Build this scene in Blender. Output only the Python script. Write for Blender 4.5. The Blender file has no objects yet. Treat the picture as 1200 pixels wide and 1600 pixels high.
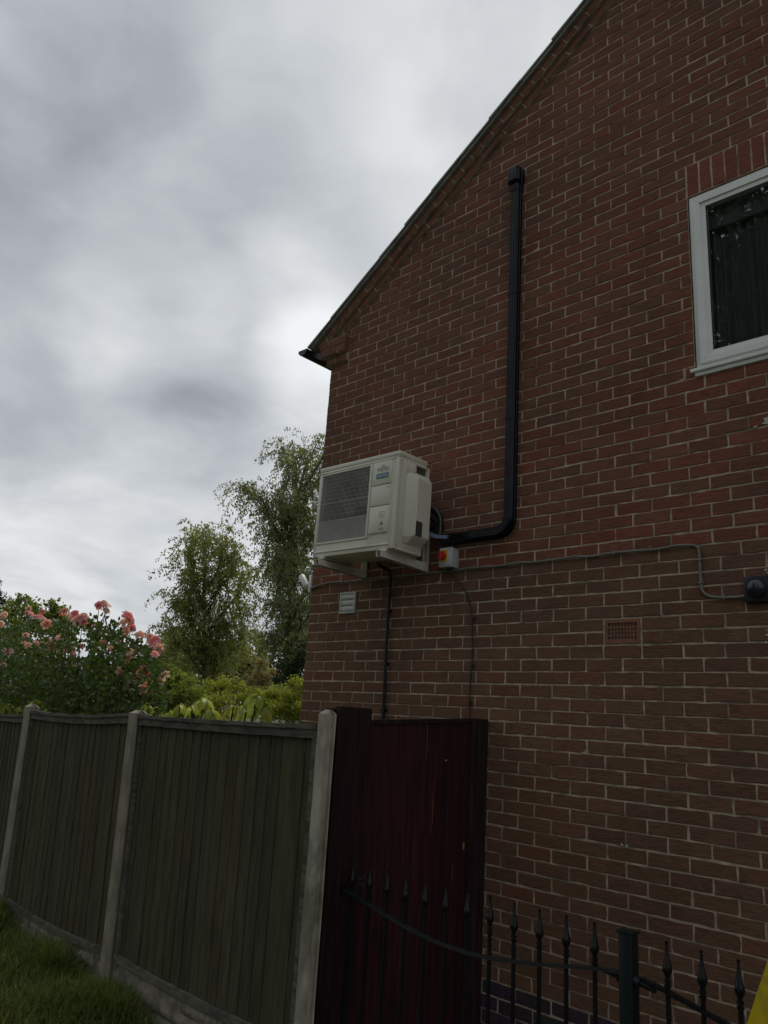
import bpy, bmesh, math, random
import numpy as np
from mathutils import Vector, Matrix, noise as mnoise
random.seed(7); RNG = np.random.default_rng(7)
R = math.radians
sc = bpy.context.scene
COL = sc.collection

# ------------------------------------------------------------------ camera
CAM = Vector((2.149, -4.091, -0.512)); FPX = 1205.0
R2 = Vector((0.728086, 0.682401, 0.064318)); U2 = Vector((0.13627, -0.23497, 0.96240)); 
YAW, PITCH, ROLL = -0.7702, 0.2673, 0.0660
def cam_axes():
    c, s = math.cos, math.sin
    fw = Vector((s(YAW)*c(PITCH), c(YAW)*c(PITCH), s(PITCH)))
    rt = Vector((c(YAW), -s(YAW), 0)); up = rt.cross(fw)
    r2 = c(ROLL)*rt + s(ROLL)*up; u2 = -s(ROLL)*rt + c(ROLL)*up
    return fw, r2, u2
FW, R2, U2 = cam_axes()
cd = bpy.data.cameras.new('camera'); cam = bpy.data.objects.new('camera', cd); COL.objects.link(cam)
cam.matrix_world = Matrix(((R2.x, U2.x, -FW.x, CAM.x), (R2.y, U2.y, -FW.y, CAM.y), (R2.z, U2.z, -FW.z, CAM.z), (0, 0, 0, 1)))
cd.sensor_fit = 'VERTICAL'; cd.sensor_height = 36; cd.sensor_width = 27
cd.lens = 36*FPX/1600; cd.clip_start = .05; cd.clip_end = 3000
sc.camera = cam
def ray(px, py): px = float(px); py = float(py); return FW + (px-600)/FPX*R2 - (py-800)/FPX*U2
def P(px, py, d):
    """point of the place seen in direction (px,py), at horizontal distance d metres"""
    v = ray(px, py); return CAM + v*(float(d)/math.hypot(v.x, v.y))
def onY(px, py, y): v = ray(px, py); return CAM + v*((y-CAM.y)/v.y)
def onX(px, py, x): v = ray(px, py); return CAM + v*((x-CAM.x)/v.x)
def pix(p):
    d = Vector(p)-CAM; w = d.dot(FW); return 600+FPX*d.dot(R2)/w, 800-FPX*d.dot(U2)/w

# ------------------------------------------------------------------ colour management
vs = sc.view_settings
sc.display_settings.display_device = 'sRGB'
vs.view_transform = 'Standard'; vs.look = 'None'; vs.gamma = 1; vs.exposure = 0; vs.use_curve_mapping = False

# ------------------------------------------------------------------ sky (overcast) + sun
SUN_EL, SUN_AZ = 52, -24          # azimuth measured from +Y towards +X (behind the cloud, beyond the house)
w = bpy.data.worlds.new('World'); sc.world = w; w.use_nodes = True
nt = w.node_tree; N = nt.nodes; L = nt.links
for n in list(N): N.remove(n)
class NG:
    def __init__(s, nt): s.nt = nt
    def n(s, t, **k):
        o = s.nt.nodes.new(t)
        for a, v in k.items():
            if a.startswith('i_'): o.inputs[a[2:].replace('_', ' ')].default_value = v
            else: setattr(o, a, v)
        return o
    def l(s, a, b): s.nt.links.new(a, b)
    def m(s, op, a, b=None, c=None, clamp=False):
        o = s.nt.nodes.new('ShaderNodeMath'); o.operation = op; o.use_clamp = clamp
        for i, v in enumerate((a, b, c)):
            if v is None: continue
            if isinstance(v, (int, float)): o.inputs[i].default_value = v
            else: s.l(v, o.inputs[i])
        return o.outputs[0]
    def mix(s, f, a, b, bt='MIX'):
        o = s.nt.nodes.new('ShaderNodeMix'); o.data_type = 'RGBA'; o.blend_type = bt
        for i, v in ((0, f), (6, a), (7, b)):
            if isinstance(v, (int, float)): o.inputs[i].default_value = v
            elif isinstance(v, tuple): o.inputs[i].default_value = (*v, 1)[:4]
            else: s.l(v, o.inputs[i])
        return o.outputs[2]
    def ramp(s, f, stops):
        o = s.nt.nodes.new('ShaderNodeMapRange'); o.interpolation_type = 'SMOOTHSTEP'
        s.l(f, o.inputs[0]); o.inputs[1].default_value, o.inputs[2].default_value, o.inputs[3].default_value, o.inputs[4].default_value = stops
        return o.outputs[0]
    def noise(s, vec, sc_, det=5, rough=.5, dist=0):
        o = s.nt.nodes.new('ShaderNodeTexNoise'); o.inputs['Scale'].default_value = sc_
        o.inputs['Detail'].default_value = det; o.inputs['Roughness'].default_value = rough; o.inputs['Distortion'].default_value = dist
        if vec is not None: s.l(vec, o.inputs['Vector'])
        return o.outputs['Fac']
g = NG(nt)
tc = g.n('ShaderNodeTexCoord'); D = tc.outputs['Generated']
sep = g.n('ShaderNodeSeparateXYZ'); g.l(D, sep.inputs[0])
zc = g.m('MAXIMUM', sep.outputs[2], 0.0)
zz = g.m('ADD', zc, 0.30)
cx = g.m('DIVIDE', sep.outputs[0], zz); cy = g.m('DIVIDE', sep.outputs[1], zz)
comb = g.n('ShaderNodeCombineXYZ'); g.l(cx, comb.inputs[0]); g.l(cy, comb.inputs[1]); g.l(zc, comb.inputs[2])
n1 = g.noise(comb.outputs[0], .9, 3, .45, .25)
n2 = g.noise(comb.outputs[0], 1.7, 7, .55, .3)
n3 = g.noise(comb.outputs[0], 9, 5, .5, .0)
lum = g.m('ADD', .485, g.m('MULTIPLY', g.m('SUBTRACT', n1, .5), .30))
lum = g.m('ADD', lum, g.m('MULTIPLY', g.m('SUBTRACT', n2, .5), .22))
lum = g.m('ADD', lum, g.m('MULTIPLY', g.m('SUBTRACT', n3, .5), .08))
wv = g.n('ShaderNodeTexNoise'); wv.inputs['Scale'].default_value = 1.1; wv.inputs['Detail'].default_value = 4; g.l(comb.outputs[0], wv.inputs['Vector'])
wa = g.n('ShaderNodeVectorMath', operation='MULTIPLY_ADD'); g.l(wv.outputs['Color'], wa.inputs[0]); wa.inputs[1].default_value = (.55, .55, .6); g.l(comb.outputs[0], wa.inputs[2])
b1 = g.noise(wa.outputs[0], 1.9, 7, .52, 0); b2 = g.noise(wa.outputs[0], 5.0, 6, .5, 0)
lum = g.m('ADD', lum, g.ramp(b1, (.38, .64, -.085, .085)))
lum = g.m('ADD', lum, g.ramp(b2, (.38, .64, -.030, .030)))
# the big soft cloud masses of this sky, placed by direction
def blob(px, py, size, amp):
    global lum
    v = ray(px, py).normalized()
    dp = g.n('ShaderNodeVectorMath', operation='DOT_PRODUCT'); g.l(D, dp.inputs[0]); dp.inputs[1].default_value = v
    lo = math.cos(math.atan(size*1.0/FPX))
    t = g.ramp(dp.outputs['Value'], (lo, 1.0, 0.0, 1.0))
    k = g.m('ADD', .55, g.m('MULTIPLY', n2, .9))
    lum = g.m('ADD', lum, g.m('MULTIPLY', g.m('MULTIPLY', t, k), amp))
BLOBS = [(230, 465, 150, .17), (420, 480, 150, .12), (505, 570, 130, .26), (500, 660, 130, .10), (60, 480, 170, .10), (620, 430, 240, .08), (780, 180, 260, .10), (120, 320, 260, -.05), (330, 560, 150, -.05),
         (150, 640, 280, -.06), (360, 700, 220, -.08), (200, 230, 420, -.06), (470, 300, 220, -.05),
         (120, 910, 260, .14), (330, 800, 200, .05)]
for b in BLOBS: blob(*b)
# a thin-cloud brightening round the hidden sun, clouds elsewhere a little greyer
sd = Vector((math.sin(R(SUN_AZ))*math.cos(R(SUN_EL)), math.cos(R(SUN_AZ))*math.cos(R(SUN_EL)), math.sin(R(SUN_EL))))
dp = g.n('ShaderNodeVectorMath', operation='DOT_PRODUCT'); g.l(D, dp.inputs[0]); dp.inputs[1].default_value = sd
lum = g.m('ADD', lum, g.ramp(dp.outputs['Value'], (-.6, 1.0, -.10, .12)))
lum = g.m('MAXIMUM', lum, .2); lum = g.m('MINIMUM', lum, .92)
tint = g.mix(g.ramp(lum, (.3, .85, 0, 1)), (.925, .99, 1.085), (.97, 1.0, 1.015))
cloud = g.mix(1.0, tint, (1, 1, 1), 'MULTIPLY')
vm = g.n('ShaderNodeVectorMath', operation='SCALE'); g.l(cloud, vm.inputs[0]); g.l(g.m('MULTIPLY', lum, 10.0), vm.inputs['Scale'])
sky = g.n('ShaderNodeTexSky', sky_type='NISHITA', sun_disc=False, sun_elevation=R(SUN_EL), sun_rotation=R(SUN_AZ))
fin = g.mix(.985, sky.outputs[0], vm.outputs[0])
bg = g.n('ShaderNodeBackground'); bg.inputs['Strength'].default_value = .1; g.l(fin, bg.inputs['Color'])
wo = g.n('ShaderNodeOutputWorld'); g.l(bg.outputs[0], wo.inputs['Surface'])
sl = bpy.data.lights.new('sun', 'SUN'); sl.energy = 1.3; sl.angle = R(25); sl.color = (1, .96, .9)
so = bpy.data.objects.new('sun', sl); COL.objects.link(so)
so.rotation_euler = (-sd).to_track_quat('-Z', 'Y').to_euler(); so.location = (0, 3, 20)

# ------------------------------------------------------------------ materials
def material(name, col, rough=.6, var=.15, scale=6, stretch=(1, 1, 1), bump=0, bscale=60, spec=.4, metal=0, col2=None, patch=0, pscale=2.5, obj=False, leaf=0, coords='Object', bdist=.002):
    m = bpy.data.materials.new(name); m.use_nodes = True
    t = m.node_tree
    for n in list(t.nodes): t.nodes.remove(n)
    g = NG(t)
    tc = g.n('ShaderNodeTexCoord'); mp = g.n('ShaderNodeMapping'); mp.inputs['Scale'].default_value = stretch
    if coords == 'Position':
        geo = g.n('ShaderNodeNewGeometry'); g.l(geo.outputs['Position'], mp.inputs[0])
    else: g.l(tc.outputs[coords], mp.inputs[0])
    v = mp.outputs[0]
    c = g.noise(v, scale, 6, .6)
    lo = tuple(x*(1-var) for x in col); hi = tuple(min(1, x*(1+var)) for x in col)
    base = g.mix(g.ramp(c, (.3, .7, 0, 1)), lo, hi)
    if col2: 
        pn = g.noise(v, pscale, 5, .6, .4)
        base = g.mix(g.ramp(pn, (.5, .68, 0, patch)), base, col2)
    if obj:
        oi = g.n('ShaderNodeObjectInfo'); base = g.mix(1.0, base, oi.outputs['Color'], 'MULTIPLY')
    if leaf:
        at = g.n('ShaderNodeVertexColor'); at.layer_name = 'Col'; base = g.mix(1.0, base, at.outputs[0], 'MULTIPLY')
    p = g.n('ShaderNodeBsdfPrincipled'); g.l(base, p.inputs['Base Color'])
    p.inputs['Metallic'].default_value = metal; p.inputs['Specular IOR Level'].default_value = spec
    rn = g.noise(v, scale*2.3, 4, .6)
    rr = g.ramp(rn, (.3, .7, max(0, rough-.08), min(1, rough+.08))); g.l(rr, p.inputs['Roughness'])
    if bump:
        b = g.n('ShaderNodeBump'); b.inputs['Strength'].default_value = bump; b.inputs['Distance'].default_value = bdist
        g.l(g.noise(v, bscale, 6, .65), b.inputs['Height']); g.l(b.outputs[0], p.inputs['Normal'])
    o = g.n('ShaderNodeOutputMaterial')
    if leaf:
        tr = g.n('ShaderNodeBsdfTranslucent'); tcol = g.mix(1.0, base, (1.25, 1.3, .55), 'MULTIPLY'); g.l(tcol, tr.inputs[0])
        mx = g.n('ShaderNodeMixShader'); mx.inputs[0].default_value = leaf
        g.l(p.outputs[0], mx.inputs[1]); g.l(tr.outputs[0], mx.inputs[2]); g.l(mx.outputs[0], o.inputs[0])
    else: g.l(p.outputs[0], o.inputs[0])
    return m

def brick_material(name, source):
    """drag-faced brick; per-brick colour comes from the object's colour or from the mesh attribute"""
    m = bpy.data.materials.new(name); m.use_nodes = True; t = m.node_tree
    for n in list(t.nodes): t.nodes.remove(n)
    g = NG(t)
    geo = g.n('ShaderNodeNewGeometry'); pos = geo.outputs['Position']
    if source == 'obj': base = g.n('ShaderNodeObjectInfo').outputs['Color']
    else: a = g.n('ShaderNodeVertexColor'); a.layer_name = 'Col'; base = a.outputs[0]
    mp = g.n('ShaderNodeMapping'); mp.inputs['Scale'].default_value = (7, 7, 42); g.l(pos, mp.inputs[0])
    drag = g.noise(mp.outputs[0], 1.0, 8, .72, .5)
    mp2 = g.n('ShaderNodeMapping'); mp2.inputs['Scale'].default_value = (22, 22, 130); g.l(pos, mp2.inputs[0])
    drag2 = g.noise(mp2.outputs[0], 1.0, 5, .7, .8)
    blotch = g.noise(pos, 9, 5, .6)
    grain = g.noise(pos, 260, 4, .7)
    big = g.noise(pos, .9, 4, .55)
    c = g.mix(g.ramp(drag, (.32, .68, .0, .35)), base, (.085, .052, .040))
    c = g.mix(g.ramp(blotch, (.5, .75, 0, .35)), c, (.20, .125, .085))
    c = g.mix(1.0, c, g.mix(g.ramp(big, (.3, .7, 0, 1)), (.84, .87, .9), (1.14, 1.08, 1.04)), 'MULTIPLY')
    c = g.mix(1.0, c, g.mix(grain, (.8, .8, .8), (1.2, 1.2, 1.2)), 'MULTIPLY')
    c = g.mix(g.ramp(g.m('ADD', drag2, g.m('MULTIPLY', blotch, .35)), (.56, .50, 0, .6)), c, (.03, .02, .018))
    # faint chalky salts here and there
    sal = g.noise(pos, 2.2, 7, .7, .6)
    c = g.mix(g.ramp(sal, (.64, .80, 0, .22)), c, (.42, .38, .33))
    p = g.n('ShaderNodeBsdfPrincipled'); g.l(c, p.inputs['Base Color']); p.inputs['Roughness'].default_value = .9; p.inputs['Specular IOR Level'].default_value = .2
    h = g.m('ADD', g.m('MULTIPLY', g.ramp(drag2, (.38, .52, 0, 1)), .6), g.m('MULTIPLY', grain, .25))
    h = g.m('ADD', h, g.m('MULTIPLY', drag, .8))
    b = g.n('ShaderNodeBump'); b.inputs['Strength'].default_value = .85; b.inputs['Distance'].default_value = .0035
    g.l(h, b.inputs['Height']); g.l(b.outputs[0], p.inputs['Normal'])
    o = g.n('ShaderNodeOutputMaterial'); g.l(p.outputs[0], o.inputs[0])
    return m
M = {}
M['brick_o'] = brick_material('brick_face', 'obj'); M['brick_a'] = brick_material('brick_face_joined', 'attr')
M['mortar'] = material('mortar', (.46, .375, .27), .95, .3, 14, bump=.8, bscale=180, coords='Position', spec=.1, col2=(.17, .15, .12), patch=.8, pscale=5)
M['roof_tile'] = material('roof_tile', (.27, .27, .23), .9, .3, 8, bump=.5, spec=.15, col2=(.22, .23, .15), patch=.7)
M['verge_mortar'] = material('verge_mortar', (.30, .29, .25), .95, .25, 12, bump=.6, spec=.1)
M['gutter'] = material('gutter_black', (.018, .018, .02), .4, .2)
M['upvc'] = material('white_upvc', (.84, .84, .79), .42, .06, 3, spec=.45, col2=(.66, .66, .60), patch=.6, pscale=6)
M['upvc2'] = material('white_upvc_inner', (.88, .88, .84), .4, .05, 3, spec=.45)
M['casing'] = material('cream_casing', (.78, .75, .61), .42, .04, 3, spec=.4, col2=(.62, .59, .48), patch=.4, pscale=4)
M['casing_dark'] = material('recess_grey', (.10, .095, .09), .6, .1)
M['steel_white'] = material('coated_bracket', (.72, .69, .58), .5, .08, 5, spec=.4, col2=(.4, .38, .33), patch=.5)
M['wire'] = material('grille_wire', (.52, .50, .45), .5, .08)
M['fan'] = material('fan_blade', (.05, .045, .05), .5, .1)
M['dark'] = material('unlit_inside', (.03, .03, .03), .8, .1)
M['coil'] = material('coil_fins', (.02, .018, .022), .6, .2, 30)
M['teal'] = material('teal_banner', (.03, .20, .28), .4, .05)
M['print_grey'] = material('print_grey', (.17, .17, .17), .5, .05)
M['print_white'] = material('print_white', (.75, .75, .75), .5, .03)
M['label_dark'] = material('rating_plate', (.075, .06, .06), .5, .2, 60)
M['sticker_y'] = material('sticker_yellow', (.30, .24, .05), .5, .1)
M['trunk'] = material('black_trunking', (.003, .0055, .009), .24, .1, 5, spec=.22)
M['pipe_black'] = material('black_plastic_pipe', (.008, .009, .011), .38, .2, spec=.3)
M['foam'] = material('black_pipe_insulation', (.013, .014, .016), .75, .3, 20, bump=.4)
M['blue'] = material('blue_grey_cable', (.16, .21, .30), .5, .1)
M['grey_cable'] = material('grey_cable', (.19, .19, .155), .6, .15, 12)
M['blk_cable'] = material('black_cable', (.02, .02, .02), .5, .2)
M['iso_box'] = material('grey_white_plastic', (.50, .51, .50), .45, .05)
M['iso_side'] = M['iso_box']
M['yellow'] = material('yellow_plastic', (.62, .42, .02), .4, .06)
M['red'] = material('red_plastic', (.55, .03, .02), .35, .06)
M['terracotta'] = material('terracotta', (.24, .115, .07), .9, .2, 20, bump=.3, spec=.15)
M['vent'] = material('grey_white_vent', (.52, .53, .48), .5, .1, 10)
M['lamp'] = material('smoked_lamp', (.02, .024, .03), .18, .15, spec=.6)
M['lamp_base'] = material('black_lamp_base', (.012, .012, .013), .5, .15)
M['timber'] = material('weathered_fence_timber', (.080, .074, .047), .9, .25, 5, (6, 6, .8), bump=.7, bscale=12, spec=.12, col2=(.062, .062, .036), patch=.7, pscale=1.2, obj=True, bdist=.004)
M['timber2'] = material('grey_fence_rail', (.13, .125, .095), .9, .35, 5, (2, 2, 9), bump=.6, bscale=12, spec=.12, col2=(.05, .055, .04), patch=.8)
M['concrete'] = material('concrete_post', (.42, .39, .30), .92, .22, 14, (1, 1, .5), bump=.6, bscale=120, spec=.15, col2=(.14, .14, .09), patch=.75, pscale=3.2)
M['concrete2'] = material('concrete_post_weathered', (.27, .245, .185), .92, .25, 14, (1, 1, .4), bump=.6, bscale=120, spec=.15, col2=(.15, .145, .09), patch=.7, pscale=3.2)
M['gravel'] = material('rock_faced_concrete', (.24, .215, .165), .95, .35, 9, bump=.8, bscale=70, spec=.1, col2=(.05, .055, .035), patch=.6, pscale=6, bdist=.006)
M['maroon'] = material('maroon_stained_wood', (.044, .0125, .0135), .55, .45, 4, (10, 10, .7), bump=.6, bscale=10, spec=.3, col2=(.016, .012, .014), patch=.85, pscale=1.6, obj=True, bdist=.003)
M['maroon_dark'] = material('dark_stained_post', (.030, .014, .016), .7, .4, 4, (9, 9, .9), bump=.6, bscale=12, spec=.2, col2=(.045, .036, .034), patch=.6, pscale=3)
M['iron'] = material('black_painted_iron', (.006, .008, .010), .3, .25, 30, spec=.4, bump=.2, bscale=80)
M['rail'] = material('worn_iron_rail', (.020, .023, .025), .4, .2, 20, spec=.5, bump=.2)
M['ironpost'] = material('dark_painted_post', (.006, .010, .012), .4, .25, 20, spec=.3, bump=.15, bscale=80)
M['board'] = material('yellow_board', (.66, .48, .01), .5, .15, 6, col2=(.30, .22, .04), patch=.6, pscale=9)
M['room'] = material('dim_room_wall', (.38, .39, .385), .9, .1)
M['curtain'] = material('curtain_cloth', (.36, .36, .355), .9, .15, 8)
M['white_mark'] = material('pale_render_smear', (.55, .52, .46), .95, .25, 30, bump=.6, bscale=90)
M['brass'] = material('dull_brass', (.30, .20, .07), .5, .2)
M['lawn'] = material('soil_and_grass', (.045, .055, .02), .95, .4, 9, bump=.8, bscale=40, coords='Position', bdist=.02)
M['paving'] = material('old_paving', (.12, .11, .095), .95, .3, 5, bump=.5, bscale=60, coords='Position')
M['bark'] = material('grey_bark', (.13, .12, .10), .95, .4, 6, (1, 1, .4), bump=.7, bscale=14)
M['stem'] = material('green_stem', (.06, .075, .03), .7, .3, 10)
def leafmat(name, c, tr=.28, rough=.5, spec=.35): return material(name, c, rough, .12, 3, leaf=tr, spec=spec)
M['birch'] = leafmat('birch_leaf', (.24, .265, .105), .45)
M['birch2'] = leafmat('birch_leaf_grey', (.22, .25, .135), .45)
M['hedge'] = leafmat('hedge_leaf', (.20, .255, .065), .45)
M['hedge_y'] = leafmat('yellow_green_leaf', (.31, .35, .08), .45)
M['feather'] = leafmat('pale_plume', (.36, .32, .19), .3)
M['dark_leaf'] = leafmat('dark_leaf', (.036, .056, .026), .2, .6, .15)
M['rose_leaf'] = leafmat('rose_leaf', (.072, .115, .034), .32, .5, .22)
M['laurel'] = material('big_yellow_green_leaf', (.52, .56, .06), .42, .2, 8, obj=True, leaf=0, spec=.45)
M['petal'] = material('rose_petal', (1, 1, 1), .6, .08, 20, obj=True, leaf=.4, spec=.2)
M['grass'] = leafmat('grass_blade', (.165, .20, .065), .40, .6, .2)

# ------------------------------------------------------------------ building helpers
def empty(name, loc=(0, 0, 0), rot=(0, 0, 0), parent=None):
    o = bpy.data.objects.new(name, None); COL.objects.link(o); o.location = loc; o.rotation_euler = rot; o.empty_display_size = .1
    if parent: o.parent = parent
    return o
def tag(o, label=None, cat=None, group=None, kind=None):
    if label: o['label'] = label
    if cat: o['category'] = cat
    if group: o['group'] = group
    if kind: o['kind'] = kind
    return o
class MB:
    """collects shapes into one bmesh"""
    def __init__(s): s.bm = bmesh.new()
    def box(s, c, size, bev=0, rot=None, seg=2):
        r = bmesh.ops.create_cube(s.bm, size=1); vs_ = r['verts']
        bmesh.ops.scale(s.bm, vec=size, verts=vs_)
        if bev:
            es = {e for v in vs_ for e in v.link_edges}
            rb = bmesh.ops.bevel(s.bm, geom=list(es), offset=bev, segments=seg, affect='EDGES', profile=.5)
            vs_ = list({v for f in rb['faces'] for v in f.verts} | {v for v in vs_ if v.is_valid})
        if rot is not None: bmesh.ops.rotate(s.bm, cent=(0, 0, 0), matrix=rot, verts=vs_)
        bmesh.ops.translate(s.bm, vec=c, verts=vs_); return s
    def span(s, a, b, bev=0, seg=2):
        a = Vector(a); b = Vector(b)
        lo = Vector(map(min, a, b)); hi = Vector(map(max, a, b)); return s.box((lo+hi)/2, hi-lo, bev, seg=seg)
    def tube(s, pts, r, n=8, cap=True):
        pts = [Vector(p) for p in pts]; rr = r if isinstance(r, (list, tuple)) else [r]*len(pts)
        rings = []; prev = None
        for i, p in enumerate(pts):
            d = (pts[min(i+1, len(pts)-1)]-pts[max(i-1, 0)]).normalized()
            if prev is None: a = Vector((0, 0, 1)) if abs(d.z) < .9 else Vector((1, 0, 0))
            else: a = prev
            x = (a-d*a.dot(d)).normalized(); y = d.cross(x); prev = x
            rings.append([s.bm.verts.new(p+(x*math.cos(2*math.pi*k/n)+y*math.sin(2*math.pi*k/n))*rr[i]) for k in range(n)])
        for a, b in zip(rings, rings[1:]):
            for k in range(n): s.bm.faces.new((a[k], a[(k+1) % n], b[(k+1) % n], b[k]))
        if cap: s.bm.faces.new(rings[0][::-1]); s.bm.faces.new(rings[-1])
        return s
    def lathe(s, prof, c=(0, 0, 0), n=14):
        rings = []
        for r, z in prof:
            rings.append([s.bm.verts.new((c[0]+r*math.cos(2*math.pi*k/n), c[1]+r*math.sin(2*math.pi*k/n), c[2]+z)) for k in range(n)])
        for a, b in zip(rings, rings[1:]):
            for k in range(n): s.bm.faces.new((a[k], a[(k+1) % n], b[(k+1) % n], b[k]))
        s.bm.faces.new(rings[0][::-1]); s.bm.faces.new(rings[-1]); return s
    def prism(s, poly, axis, a, b):
        """poly = 2-D outline; extruded along axis (0,1,2) from a to b"""
        def mk(u, v, t):
            q = [0, 0, 0]; o = [i for i in range(3) if i != axis]; q[o[0]] = u; q[o[1]] = v; q[axis] = t; return s.bm.verts.new(q)
        A = [mk(u, v, a) for u, v in poly]; B = [mk(u, v, b) for u, v in poly]; n = len(poly)
        s.bm.faces.new(A); s.bm.faces.new(B[::-1])
        for i in range(n): s.bm.faces.new((A[i], B[i], B[(i+1) % n], A[(i+1) % n]))
        return s
    def build(s, name, mat, parent=None, smooth=False, loc=None):
        bmesh.ops.recalc_face_normals(s.bm, faces=s.bm.faces)
        me = bpy.data.meshes.new(name); s.bm.to_mesh(me); s.bm.free()
        me.materials.append(mat)
        if smooth:
            me.polygons.foreach_set('use_smooth', [True]*len(me.polygons))
            try: me.set_sharp_from_angle(angle=R(smooth if smooth > 1 else 40))
            except Exception: pass
        o = bpy.data.objects.new(name, me); COL.objects.link(o)
        if parent: o.parent = parent
        if loc: o.location = loc
        return o
def link_mesh(name, me, parent=None, loc=(0, 0, 0), rot=(0, 0, 0), scl=(1, 1, 1)):
    o = bpy.data.objects.new(name, me); COL.objects.link(o); o.location = loc; o.rotation_euler = rot; o.scale = scl
    if parent: o.parent = parent
    return o
def np_mesh(name, verts, faces, mat, col=None):
    """faces: (n,k) int array"""
    me = bpy.data.meshes.new(name); nv = len(verts); nf, k = faces.shape
    me.vertices.add(nv); me.vertices.foreach_set('co', np.asarray(verts, np.float32).ravel())
    me.loops.add(nf*k); me.loops.foreach_set('vertex_index', faces.astype(np.int32).ravel())
    me.polygons.add(nf); me.polygons.foreach_set('loop_start', np.arange(0, nf*k, k, dtype=np.int32))
    me.update(calc_edges=True)
    if col is not None:
        ca = me.color_attributes.new('Col', 'FLOAT_COLOR', 'CORNER')
        c = np.ones((nf, k, 4), np.float32); c[:, :, :3] = col[:, None, :]; ca.data.foreach_set('color', c.ravel())
    me.materials.append(mat); return me
def leaves_mesh(name, pos, size, mat, droop=.6, aspect=.55, tint=None, up=None):
    """one folded leaf (4 vertices, 2 triangles) at each position"""
    pos = np.asarray(pos, float); n = len(pos); size = np.broadcast_to(size, (n,)) * RNG.uniform(.7, 1.3, n)
    d = RNG.normal(size=(n, 3)); d[:, 2] -= droop; d /= np.linalg.norm(d, axis=1)[:, None]
    q = RNG.normal(size=(n, 3)); s_ = np.cross(d, q); s_ /= np.linalg.norm(s_, axis=1)[:, None]
    nn = np.cross(d, s_)
    a = pos; b = pos + d*size[:, None]
    m = pos + d*(size*.45)[:, None] + nn*(size*.12)[:, None]
    c1 = m + s_*(size*aspect*.5)[:, None]; c2 = m - s_*(size*aspect*.5)[:, None]
    V = np.stack([a, c1, b, c2], 1).reshape(-1, 3)
    F = np.arange(n*4).reshape(n, 4)
    t = RNG.uniform(.6, 1.35, n)
    col = np.stack([t*RNG.uniform(.85, 1.25, n), t, t*RNG.uniform(.7, 1.1, n)], 1)
    if tint is not None: col = col*tint
    return np_mesh(name, V, F, mat, col)

# ================================================================== SETTING
gb = MB()
nx = 60
for i in range(1):
    r = bmesh.ops.create_grid(gb.bm, x_segments=80, y_segments=80, size=1)
    for v in r['verts']:
        x, y = v.co.x, v.co.y
        X = math.copysign(abs(x)**3, x)*900; Y = math.copysign(abs(y)**3, y)*900
        z = -2.26
        z += .02*mnoise.noise(Vector((X*.8, Y*.8, 0)))
        if math.hypot(X, Y) > 60: z += 0.0
        v.co = (X-2, Y-1, z)
ground = gb.build('ground', M['lawn'], smooth=60); tag(ground, kind='structure')
pv = MB()
for ix in range(14):
    for iy in range(3):
        x0 = -.72+ix*.455; y0 = -1.42+iy*.455
        if x0 > 5.2: continue
        pv.box((x0+.2225, y0+.2225, -2.165+random.uniform(-.003, .003)), (.445, .445, .05), .004, seg=1)
pv.box((2.4, -.75, -2.20), (6.4, 1.5, .05))
path = pv.build('path', M['paving']); tag(path, kind='structure')

# ================================================================== HOUSE
U = .1125; G = .07535; S = .9886; XC = -23*U          # brick module, course height, left corner
house = empty('brick_house', (XC, 0, -2.2))
HM = Matrix.Translation((XC, 0, -2.2)); HI = HM.inverted()
tag(house, 'red brick house gable wall with a sloping tiled verge, upstairs window and soldier course', 'house')
house_off = Vector((XC, 0, -2.2))
def hloc(o): o.parent = house; o.matrix_parent_inverse = HI; return o
def ux(u, n): return XC+(u+23)*U*(S if n >= 7 else 1)
WX0, WX1, WZ0, WZ1 = .590, 1.80, 20*G, 36*G           # window opening
RIDGE = 1.65; SL = .70
def verge(x, c):      # height of the slope line c at x
    return c+SL*(x+1) if x < RIDGE else c+SL*(2*RIDGE-x+1)
IN0 = 3.768; IN1 = IN0+.0875; OUT1 = IN1+.0875; XR = 2*RIDGE-XC
# mortar body
mb = MB()
yb = .0032
def wallpoly(poly, y0=yb, y1=.1): mb.prism(poly, 1, y0, y1)
wallpoly([(XC+.004, -2.3), (WX0, -2.3), (WX0, verge(WX0, OUT1)), (XC+.004, verge(XC, OUT1))])
wallpoly([(WX0, -2.3), (WX1, -2.3), (WX1, WZ0), (WX0, WZ0)])
wallpoly([(WX0, WZ1), (WX1, WZ1), (WX1, verge(WX1, OUT1)), (RIDGE, verge(RIDGE, OUT1)), (WX0, verge(WX0, OUT1))])
wallpoly([(WX1, -2.3), (XR, -2.3), (XR, verge(XR-.001, OUT1)), (WX1, verge(WX1, OUT1))])
mb.box((XC+.055, 4.1, .2), (.1, 8.0, 5.0)); mb.box((XR-.05, 4.1, .2), (.1, 8.0, 5.0)); mb.box(((XC+XR)/2, 8.1, .4), (XR-XC, .1, 5.4))
hloc(mb.build('wall', M['mortar']))
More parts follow.
